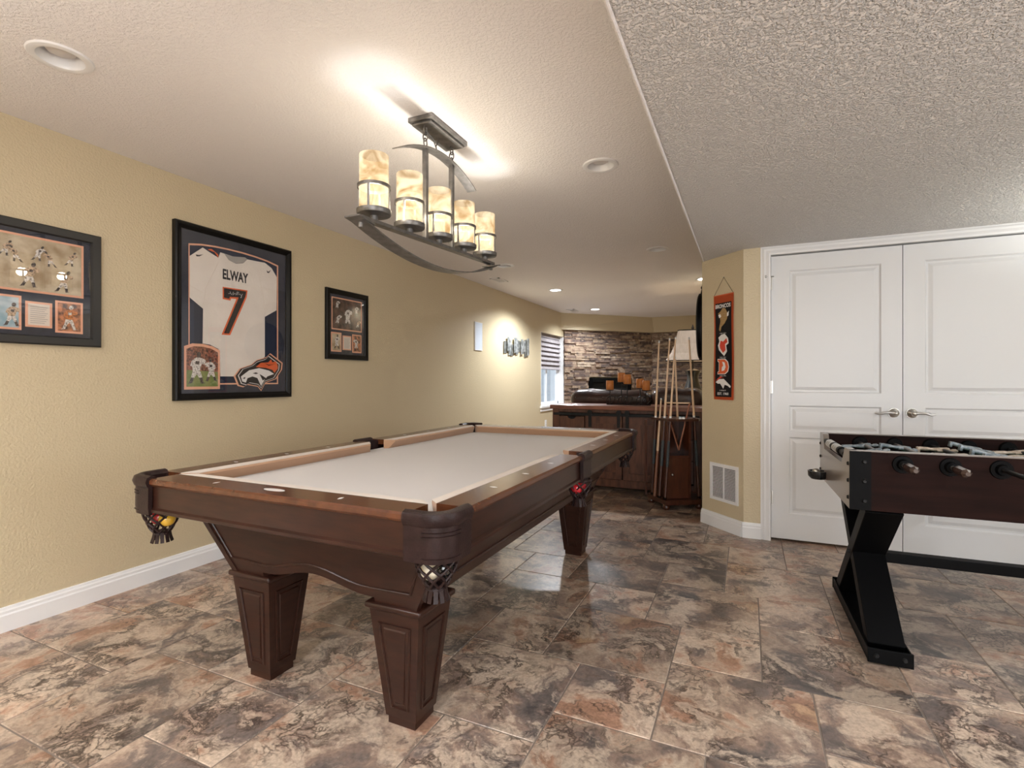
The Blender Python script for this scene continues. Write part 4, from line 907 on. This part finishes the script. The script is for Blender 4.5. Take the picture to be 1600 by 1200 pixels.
# ================================================================== CONSOLE CABINET
CX0, CX1, CY0, CY1, CZ = -1.925, -.400, 5.25, 5.69, .884
cb = thing('console_cabinet', 'dark walnut console cabinet with sliding barn doors', 'cabinet', ((CX0 + CX1) / 2, (CY0 + CY1) / 2, 0))
cx = (CX0 + CX1) / 2; cy = (CY0 + CY1) / 2; hx, hy = (CX1 - CX0) / 2, (CY1 - CY0) / 2
for k in range(4):
    y0 = -hy - .03 + k * (2 * hy + .05) / 4; obj('top_plank', box(BM(), -hx - .025, hx + .025, y0 + .001, y0 + (2 * hy + .05) / 4 - .001, CZ - .042, CZ, .004), 'wood_top', cb)
b = BM(); box(b, -hx, -hx + .03, -hy, hy, .06, CZ - .043); box(b, hx - .03, hx, -hy, hy, .06, CZ - .043); box(b, -hx + .03, hx - .03, hy - .02, hy, .06, CZ - .043); box(b, -hx + .03, hx - .03, -hy + .02, hy, .06, .09)
for x in (-.395, .395): box(b, x - .012, x + .012, -hy + .012, hy - .02, .09, CZ - .043)
obj('body', b, 'wood_cab', cb)
for x in (-hx, hx - .075): obj('post', box(BM(), x, x + .075, -hy - .012, -hy + .03, 0, CZ - .043, .003), 'wood_cab', cb)
for x in (-hx, hx - .075): obj('post', box(BM(), x, x + .075, hy - .04, hy + .004, 0, CZ - .043, .003), 'wood_cab', cb)
obj('bottom_rail', box(BM(), -hx + .075, hx - .075, -hy - .008, -hy + .03, .045, .125, .003), 'wood_cab', cb)
obj('top_rail', box(BM(), -hx + .075, hx - .075, -hy + .0, -hy + .03, CZ - .075, CZ - .043), 'wood_cab', cb)
obj('track', box(BM(), -hx + .02, hx - .02, -hy - .034, -hy - .026, CZ - .108, CZ - .080), 'blackmetal', cb)
for s in (-1, 1):     # drawers at both ends
    x0, x1 = (-hx + .08, -.41) if s < 0 else (.41, hx - .08)
    for k, (z0, z1) in enumerate(((.575, .765), (.365, .565), (.14, .355))):
        xm = (x0 + x1) / 2; cut = [(xm + .045 * math.cos(t * PI / 8), z1 - .032 * math.sin(t * PI / 8)) for t in range(9)]
        d_ = obj('drawer', plate(BM(), [(x0, z0), (x1, z0), (x1, z1)] + cut + [(x0, z1)], hy - .012, hy + .010), 'wood_cab', cb)
        obj('finger_pull', plate(BM(), rect(xm - .046, xm + .046, z1 - .036, z1), hy - .018, hy - .0125), 'darkhole', d_)
for s in (-1, 1):     # barn doors
    x0, x1 = (-.382, -.006) if s < 0 else (.006, .382)
    d_ = obj('door', plate(BM(), rect(x0, x1, .13, .800), hy + .008, hy + .018), 'wood_cab', cb)
    for q in (rect(x0, x0 + .06, .13, .800), rect(x1 - .06, x1, .13, .800), rect(x0 + .06, x1 - .06, .13, .20), rect(x0 + .06, x1 - .06, .70, .765)): obj('door_frame', plate(BM(), q, hy + .018, hy + .026), 'wood_cab', d_)
    for k in range(4): obj('door_plank', plate(BM(), rect(x0 + .062 + k * .0625, x0 + .062 + k * .0625 + .060, .202, .698), hy + .018, hy + .021), 'wood_cab', d_)
    for x in (x0 + .045, x1 - .03):
        obj('hanger', plate(BM(), rect(x - .016, x + .016, .66, .835), hy + .036, hy + .042), 'blackmetal', d_); b = BM(); cone(b, (x, -hy - .034, .80 + .012), (x, -hy - .048, .80 + .012), .026, .026, 16); obj('roller', b, 'blackmetal', d_)
# candle holder and candles
chd = thing('candle_holder', 'black scrolled iron holder for five pillar candles', 'candle holder', (-1.155, 5.47, CZ))
cd = [(-1.352, 1.045, 'orange pillar candle at the left end of the iron holder'), (-1.234, 1.128, 'tallest standing orange pillar candle, second from left'), (-1.158, 1.108, 'orange pillar candle in the middle of the five'), (-1.037, 1.065, 'orange pillar candle second from the right end'), (-.963, 1.045, 'orange pillar candle at the right end of the iron holder')]
yo = [0, .03, -.03, .03, -.03]
b = BM()
for k, (x, z, lab) in enumerate(cd):
    lx = x + 1.155; y = yo[k]
    obj('saucer', lathe(BM(), [(0, 0), (.03, .0), (.052, .006), (.052, .009), (0, .006)], 24, (lx, y, z - CZ - .010)), 'blackmetal', chd, smooth=True)
    obj('stem', cone(BM(), (lx, y, .035), (lx, y, z - CZ - .009), .005, .005, 8), 'blackmetal', chd)
    b = BM(); pts = []
    for t in range(22):
        a = t / 21; pts.append((lx + .06 * math.sin(a * 5.2) * (1 - .4 * a), y + .01 * math.sin(a * 9), .005 + .09 * abs(math.sin(a * 3.1))))
    tube(b, pts, .0045, 6)
    obj('scroll', b, 'blackmetal', chd, smooth=True)
    cn = obj('candle', lathe(BM(), [(0, 0), (.038, 0), (.040, .003), (.040, .096), (.037, .100), (.025, .097), (0, .095)], 28), 'candle', None, (x, 5.47 + y, z), smooth=True)
    cn['label'] = lab; cn['category'] = 'candle'; cn['group'] = 'pillar candles on the console'
    obj('wick', cone(BM(), (0, 0, .094), (0, 0, .106), .0012, .001, 6), 'ink', cn)
obj('foot_bar', tube(BM(), [(-.235, 0, .006), (-.12, .03, .006), (0, 0, .006), (.12, -.03, .006), (.235, 0, .006)], .006, 6), 'blackmetal', chd, smooth=True)

# ================================================================== SOFA
so = thing('sofa', 'dark brown leather sofa with rolled tufted back behind the console', 'sofa', (-1.19, 6.35, 0))
def puff(name, x0, x1, y0, y1, z0, z1, r, parent, wr=0, seed=0):
    b = box(BM(), x0, x1, y0, y1, z0, z1)
    bmesh.ops.bevel(b, geom=b.edges[:], offset=r, segments=6, affect='EDGES', profile=.5)
    bmesh.ops.subdivide_edges(b, edges=[e for e in b.edges if e.calc_length() > .07], cuts=5, use_grid_fill=True)
    rd = random.Random(seed); ph_ = [rd.uniform(0, 6) for _ in range(4)]
    for v in b.verts:
        d = wr * (math.sin(v.co.x * 21 + ph_[0]) * .6 + math.sin(v.co.x * 43 + v.co.z * 25 + ph_[1]) * .5)
        v.co.z += d; v.co.y += d * .6
    return obj(name, b, 'sofa', parent, smooth=True)
puff('base', -.80, .72, -.42, .48, .05, .40, .04, so)
puff('back', -.78, .70, -.42, -.14, .38, .90, .06, so)
puff('back_roll', -.77, .20, -.46, -.10, .80, 1.035, .10, so, .010, 1)
puff('back_roll', .19, .745, -.46, -.10, .80, 1.062, .10, so, .010, 2)
puff('arm', -.80, -.60, -.40, .50, .38, .66, .08, so); puff('arm', .53, .74, -.40, .50, .38, .66, .08, so)
for k, x in enumerate((-.60, -.03)): puff('seat_cushion', x, x + .56, -.14, .50, .40, .55, .05, so, .006, k + 4)
for x in (-.74, .66):
    for y in (-.36, .42): obj('foot', cone(BM(), (x, y, 0), (x, y, .06), .02, .03, 10), 'wood_rack', so)
for k in range(9): obj('button', sph(BM(), (-.68 + k * .165, -.464, .94), .009, 8), 'sofa', so, smooth=True)
# lamp on an end table
lt = thing('end_table', 'dark wooden end table hidden behind the sofa', 'table', (-.66, 7.15, 0))
obj('table_top', box(BM(), -.24, .24, -.24, .24, .66, .70, .006), 'wood_rack', lt)
for x in (-.2, .2):
    for y in (-.2, .2): obj('leg', box(BM(), x - .025, x + .025, y - .025, y + .025, 0, .66), 'wood_rack', lt)
tl = thing('table_lamp', 'black urn table lamp with flared square linen shade', 'lamp', (-.66, 7.15, .70))
obj('urn_base', lathe(BM(), [(0, 0), (.09, 0), (.10, .02), (.055, .05), (.06, .08), (.11, .17), (.125, .26), (.105, .36), (.075, .44), (.07, .50), (.095, .56), (.10, .575), (.04, .60), (0, .60)], 32), 'urn', tl, smooth=True)
obj('neck', cone(BM(), (0, 0, .60), (0, 0, 1.10), .008, .008, 8), 'blackmetal', tl)
b = BM(); R = []
for z, w_ in ((.70, .31), (.80, .25), (.92, .205), (1.10, .170)):
    q = w_ - .03; R.append([b.verts.new((x, y, z)) for x, y in ((-w_, -q), (-q, -w_), (q, -w_), (w_, -q), (w_, q), (q, w_), (-q, w_), (-w_, q))])
for A_, B_ in zip(R, R[1:]):
    for k in range(8): b.faces.new((A_[k], A_[(k + 1) % 8], B_[(k + 1) % 8], B_[k]))
obj('lamp_shade', b, 'lampshade', tl)
for z, w_ in ((.70, .31), (1.10, .17)):
    q = w_ - .03; obj('shade_trim', tube(BM(), [(x, y, z) for x, y in ((-w_, -q), (-q, -w_), (q, -w_), (w_, -q), (w_, q), (q, w_), (-q, w_), (-w_, q))], .007, 6, closed=True), 'black', tl)
obj('finial', lathe(BM(), [(0, 0), (.012, .0), (.006, .012), (.020, .035), (.010, .055), (.003, .085), (0, .086)], 14, (0, 0, 1.10)), 'blackmetal', tl, smooth=True)
l = bpy.data.lights.new('lamp_bulb', 'POINT'); l.energy = 4; l.color = (1, .72, .42); l.shadow_soft_size = .04
o = bpy.data.objects.new('lamp_bulb', l); COL.objects.link(o); o.parent = tl; o.location = (0, 0, .84)

# ================================================================== CUE RACK
ck = thing('cue_rack', 'mahogany floor cue rack with open box and small door', 'cue rack', (-.60, 4.90, 0))
base_p = [(-.262, .03), (-.057, -.235), (.235, -.045), (.245, .06), (.10, .28), (-.12, .30)]
obj('base', slab(BM(), base_p, .045, .085), 'wood_rack', ck)
obj('top_plate', slab(BM(), [(x * .86 + .0, y * .86 + .01) for x, y in base_p], .782, .802), 'wood_rack', ck)
for x, y in ((-.225, .03), (-.058, -.19), (.205, -.03), (.06, .25), (-.10, .26)): obj('bun_foot', lathe(BM(), [(0, 0), (.022, 0), (.034, .015), (.034, .030), (.024, .046), (0, .046)], 16, (x, y, 0)), 'wood_rack', ck, smooth=True)
# box column, its face turned like the base front
fa = math.atan2(.19, .292); u_ = Vector((math.cos(fa), math.sin(fa), 0)); v_ = Vector((-math.sin(fa), math.cos(fa), 0)); oc = Vector((.048, -.095, 0))
def cq(s, d, z): return oc + u_ * s + v_ * d + Vector((0, 0, z))
def cbox(s0, s1, d0, d1, z0, z1): return hexa(BM(), [cq(s0, d0, z0), cq(s1, d0, z0), cq(s1, d1, z0), cq(s0, d1, z0)], [cq(s0, d0, z1), cq(s1, d0, z1), cq(s1, d1, z1), cq(s0, d1, z1)])
for s in ((-.125, -.105), (.085, .105)): obj('side_panel', cbox(s[0], s[1], 0, .22, .085, .782), 'wood_rack', ck)
obj('back_panel', cbox(-.105, .085, .20, .22, .085, .782), 'wood_rack', ck); obj('shelf', cbox(-.105, .085, .01, .20, .455, .470), 'wood_rack', ck)
dr = obj('door', cbox(-.104, .084, .002, .02, .090, .455), 'wood_rack', ck); obj('knob', sph(BM(), cq(-.075, -.010, .305), .011, 12), 'steel', dr, smooth=True)
post_b = cbox(-.24, -.225, .20, .215, .085, .782); obj('post', post_b, 'wood_rack', ck)
obj('post', slab(BM(), [(-.20, .055), (-.185, .055), (-.185, .07), (-.20, .07)], .085, .782), 'wood_rack', ck)
# cues: (bottom, top) world points
def cue(label, bot, top, kind='cue', z0=.086):
    b0, t0 = Vector(bot), Vector(top); d = (t0 - b0); L_ = d.length; d.normalize()
    t = thing('pool_cue', label, 'pool cue', b0, 0, 'cues in the rack')
    P = lambda f: d * (L_ * f)
    if kind == 'cue':
        obj('bumper', cone(BM(), P(0), P(.012), .014, .0145, 12), 'black', t); obj('butt', cone(BM(), P(.012), P(.20), .0145, .0135, 12), 'wood_rack', t, smooth=True); obj('wrap', cone(BM(), P(.20), P(.36), .0136, .0126, 12), 'wrap', t, smooth=True)
        obj('forearm', cone(BM(), P(.36), P(.50), .0124, .0108, 12), 'wood_rack', t, smooth=True); obj('joint_collar', cone(BM(), P(.50), P(.512), .0112, .0112, 12), 'pearl', t); obj('shaft', cone(BM(), P(.512), P(.985), .0106, .0066, 12), 'maple', t, smooth=True)
    else:
        obj('butt', cone(BM(), P(0), P(.46), .0150, .0120, 12), 'cue_brown', t, smooth=True); obj('shaft', cone(BM(), P(.46), P(.985), .0119, .0075, 12), 'maple', t, smooth=True)
    obj('ferrule', cone(BM(), P(.985), P(.996), .0068, .0066, 10), 'whiteink', t); obj('tip', cone(BM(), P(.996), P(1.0), .0064, .0055, 10), 'chalk', t)
    return t
cue('pool cue leaning at the far left of the rack', (-.812, 4.90, .086), (-.748, 4.90, 1.516))
cue('short plain cue with brown butt at the left of the rack', (-.778, 4.83, .086), (-.724, 4.86, .985), 'plain')
cue('second tall pool cue from the left in the rack', (-.728, 4.775, .086), (-.640, 4.80, 1.530))
cue('pool cue in front of the box, third tall one from the left', (-.672, 4.735, .086), (-.584, 4.765, 1.536))
cue('pool cue at the back of the rack', (-.585, 5.13, .086), (-.632, 5.12, 1.37))
cue('pool cue standing at the right end of the rack', (-.398, 4.90, .086), (-.485, 4.90, 1.538))
tr = thing('ball_triangle', 'orange wooden ball triangle stored point down in the rack', 'ball rack', (-.565, 4.93, .475))
q3 = [(-.135, .465), (.085, .465), (-.01, .03)]
for k in range(3):
    a, b_ = Vector((q3[k][0], 0, q3[k][1])), Vector((q3[(k + 1) % 3][0], 0, q3[(k + 1) % 3][1])); a.y = .0; b_.y = 0
    obj('rail', strip(BM(), [a, b_], .05, .012, (0, 1, 0)), 'maple' if k == 0 else 'redwood', tr)
for k, (x, y) in enumerate(((-.546, 4.775), (-.520, 4.790))):
    c = obj('cue_chalk', box(BM(), -.011, .011, -.011, .011, 0, .022, .002), 'chalk', None, (x, y, .802)); obj('chalk_label', box(BM(), -.0115, .0115, -.0115, .0115, .002, .014), 'whiteink', c)
    c['label'] = ('left cube of pale chalk on the cue rack', 'right cube of pale chalk on the cue rack')[k]; c['category'] = 'chalk'; c['group'] = 'chalk cubes on the cue rack'

# ================================================================== FOOSBALL TABLE
FT = thing('foosball_table', 'dark walnut foosball table on black crossed legs', 'foosball table', (1.085, 2.915, 0), math.radians(1.2))
LX, LY, Z1, Z0 = .712, .395, .863, .620
for s in (-1, 1):
    sd = obj('side_panel', box(BM(), -LX + .004, LX - .004, s * LY - (.03 if s > 0 else 0), s * LY + (.03 if s < 0 else 0), Z0, Z1 - .004), 'foos', FT)
    obj('top_edge', box(BM(), -LX, LX, s * LY - .031 if s > 0 else s * LY - .001, s * LY + .001 if s > 0 else s * LY + .031, Z1 - .004, Z1), 'foos_end', sd)
for s in (-1, 1):
    ns = [(-LY + .03, Z0), (LY - .03, Z0), (LY - .03, Z1), (LY - .10, Z1), (LY - .14, Z1 - .07), (-LY + .15, Z1 - .07), (-LY + .11, Z1), (-LY + .03, Z1)]
    ns = [(-LY + .002, Z0 + .001)] + [(LY - .002, Z0 + .001), (LY - .002, Z1), (LY - .10, Z1), (LY - .14, Z1 - .075), (-LY + .17, Z1 - .075), (-LY + .10, Z1), (-LY + .002, Z1)]
    e_ = obj('end_panel', prism(BM(), ns, lambda y, z: (s * LX, y, z), lambda y, z: (s * (LX - .026), y, z)), 'foos_end', FT)
    for y in (-LY + .022, LY - .022):
        for z in (.665, .735, .805): obj('bolt', cone(BM(), (s * LX, y, z), (s * (LX + .006), y, z), .009, .006, 10), 'blackmetal', e_, smooth=True)
    rl = obj('score_roller', cone(BM(), (s * (LX - .013), -LY + .15, Z1 - .035), (s * (LX - .013), LY - .13, Z1 - .035), .014, .014, 14), 'blackmetal', e_, smooth=True)
    for k in range(8): y = -.16 + k * .042; obj('score_bead', cone(BM(), (s * (LX - .013), y, Z1 - .035), (s * (LX - .013), y + .034, Z1 - .035), .020, .020, 14), 'steel' if k % 4 else 'black', rl, smooth=True)
    # ball return cup
    b = BM(); lathe(b, [(0, 0), (.035, .0), (.048, .015), (.050, .042), (.044, .042), (.040, .020), (0, .008)], 24, (s * (LX + .030), .23, .632)); obj('ball_cup', b, 'urn', e_, smooth=True)
    obj('ball', sph(BM(), (s * (LX + .040), .232, .668), .019, 12), 'steel', e_, smooth=True)
    for sy in (-1, 1):   # corner plates
        x0, x1 = sorted((s * LX, s * (LX - .075))); y0, y1 = sorted((sy * (LY + .003), sy * (LY + .0003)))
        cp_ = obj('corner_plate', box(BM(), x0, x1, y0, y1, Z0, Z1 - .003), 'black', FT)
        for z in (.658, .738, .818): obj('bolt', cone(BM(), (s * (LX - .052), sy * (LY + .003), z), (s * (LX - .052), sy * (LY + .010), z), .010, .006, 12), 'blackmetal', cp_, smooth=True)
obj('playfield', box(BM(), -LX + .03, LX - .03, -LY + .031, LY - .031, .690, .700), 'field', FT)
obj('bottom', box(BM(), -LX + .03, LX - .03, -LY + .031, LY - .031, Z0 + .01, Z0 + .03), 'foos', FT)
rodx = [-.532 + .152 * k for k in range(8)]
own = [1, 1, 0, 1, 0, 1, 0, 0]; men = [3, 2, 3, 5, 5, 3, 2, 3]; angs = [1.42, 1.68, 1.55, 1.72, 1.38, 1.5, 1.6, 1.4]
def man(ang, x, y, m):
    b = BM(); R = Matrix.Rotation(ang, 4, 'Y')
    pr = [(.006, -.098), (.013, -.092), (.012, -.06), (.009, -.05), (.014, -.02), (.018, .012), (.016, .022), (.006, .027), (.011, .036), (.012, .048), (.006, .056), (0, .057)]
    lathe(b, [(0, -.099)] + pr, 12)
    for sg_ in (-1, 1): tube(b, [(0, sg_ * .014, .016), (.002, sg_ * .022, -.005), (.006, sg_ * .019, -.028)], .0055, 6)
    for v in b.verts: v.co.x *= .75
    box(b, -.008, .018, -.014, .014, -.104, -.092, .003)
    bmesh.ops.transform(b, matrix=Matrix.Translation((x, y, .815)) @ R, verts=b.verts[:]); return obj('player', b, m, None, smooth=True)
for k, x in enumerate(rodx):
    s = -1 if own[k] else 1; ext = [.14, .13, .20, .10, .22, .12, .2, .15][k]
    y0 = -LY - (ext if own[k] else ext + .06); y1 = LY + (.16 if own[k] else .10)
    if not own[k]: y0, y1 = -LY - [.2, .2, .24, .2, .25, .2, .2, .22][k], LY + .06
    else: y0, y1 = -LY - .05, LY + .22
    rod = obj('rod', cone(BM(), (x, y0, .815), (x, y1, .815), .0085, .0085, 12), 'pewter' if own[k] else 'blackmetal', FT, smooth=True)
    for sy in (-1, 1):
        b = BM(); yy = sy * LY
        cone(b, (x, yy, .815), (x, yy + sy * .007, .815), .036, .034, 24); cone(b, (x, yy + sy * .007, .815), (x, yy + sy * .022, .815), .022, .018, 20)
        cone(b, (x, sy * (LY - .03), .815), (x, sy * (LY - .042), .815), .036, .032, 24)
        obj('bearing', b, 'black', rod, smooth=True)
    if own[k]:
        g = cone(BM(), (x, y0, .815), (x, y0 - .03, .815), .012, .018, 8); cone(g, (x, y0 - .03, .815), (x, y0 - .10, .815), .018, .0165, 8); cone(g, (x, y0 - .10, .815), (x, y0 - .115, .815), .0165, .008, 8); obj('grip', g, 'grip', rod)
    else:
        g = cone(BM(), (x, y1, .815), (x, y1 + .03, .815), .012, .018, 8); cone(g, (x, y1 + .03, .815), (x, y1 + .10, .815), .018, .0165, 8); cone(g, (x, y1 + .10, .815), (x, y1 + .115, .815), .0165, .008, 8); obj('grip', g, 'grip', rod)
        obj('rod_cap', cone(BM(), (x, y0, .815), (x, y0 - .012, .815), .0105, .0105, 12), 'black', rod)
    n = men[k]; sp_ = .64 / n
    for q in range(n):
        o = man(angs[k] + .03 * q, x, -.32 + sp_ * (q + .5) + (.03 if own[k] else -.02), 'man_blue' if own[k] else 'man_gold'); o.parent = rod
        obj('bumper', cone(BM(), (x, -.32 + sp_ * (q + .5) + .03, .815), (x, -.32 + sp_ * (q + .5) + .045, .815), .0125, .0125, 10), 'black', rod) if q == n - 1 else None
# crossed legs
for s in (-1, 1):
    xa, xb = sorted((s * .642, s * .508))
    for t in (-1, 1):
        b = BM(); strip(b, [(0, -t * .335, .045), (0, t * .30, Z0)], .134 - (.006 if t > 0 else 0), .062, (1, 0, 0))
        bmesh.ops.translate(b, verts=b.verts[:], vec=((xa + xb) / 2, 0, 0)); bmesh.ops.bevel(b, geom=b.edges[:], offset=.002, segments=1, affect='EDGES')
        obj('leg', b, 'black', FT)
    f_ = obj('foot_plate', (lambda b: (box(b, xa - .008, xb + .008, -.40, .40, .012, .030), box(b, xa - .008, xa - .003, -.40, .40, .012, .062), box(b, xb + .003, xb + .008, -.40, .40, .012, .062), b)[-1])(BM()), 'black', FT)
    for t in (-1, 1):
        y0, y1 = sorted((t * .400, t * .410)); obj('end_cap', box(BM(), xa - .010, xb + .010, y0, y1, .010, .068, .002), 'black', f_)
        for x in (xa + .02, xb - .02): obj('bolt', cone(BM(), (x, t * .410, .040), (x, t * .418, .040), .010, .006, 10), 'blackmetal', f_, smooth=True)
        obj('leveler', cone(BM(), ((xa + xb) / 2, t * .36, 0), ((xa + xb) / 2, t * .36, .013), .03, .03, 16), 'black', f_)
    obj('bolt', cone(BM(), (s * .642, 0, .335), (s * .652, 0, .335), .012, .008, 12), 'blackmetal', FT, smooth=True)
obj('stretcher', box(BM(), -.508, .508, -.028, .028, .308, .352, .003), 'black', FT)

# ================================================================== ADDED FLOOR LAMPS OUT OF VIEW (put in to brighten the ceilings)
def added_torchiere(label, x, y, power, col):
    t = thing('floor_lamp', label, 'lamp', (x, y, 0), 0, 'uplight floor lamps')
    obj('base', lathe(BM(), [(0, 0), (.14, 0), (.14, .015), (.03, .03), (0, .03)], 28), 'blackmetal', t, smooth=True)
    obj('pole', cone(BM(), (0, 0, .03), (0, 0, 1.30), .012, .012, 12), 'blackmetal', t)
    obj('bowl', lathe(BM(), [(0, 1.30), (.05, 1.31), (.13, 1.37), (.17, 1.45), (.165, 1.45), (.125, 1.375), (.045, 1.32), (0, 1.315)], 32), 'pewter', t, smooth=True)
    l = bpy.data.lights.new('uplight', 'SPOT'); l.energy = power; l.color = col; l.spot_size = math.radians(150); l.spot_blend = .8; l.shadow_soft_size = .08
    o = bpy.data.objects.new('uplight', l); COL.objects.link(o); o.parent = t; o.location = (0, 0, 1.44); o.rotation_euler = (PI, 0, 0)
added_torchiere('uplight floor lamp behind the viewer by the long wall', -1.7, -1.1, UPLIGHT, (1, .97, .955))
added_torchiere('uplight floor lamp right of the viewer under the dropped ceiling', 1.7, -.5, UPLIGHT * .75, (1, .985, .96))
added_torchiere('uplight floor lamp past the right edge beside the foosball table', 2.15, 3.45, UPLIGHT * .16, (.97, 1, .95))
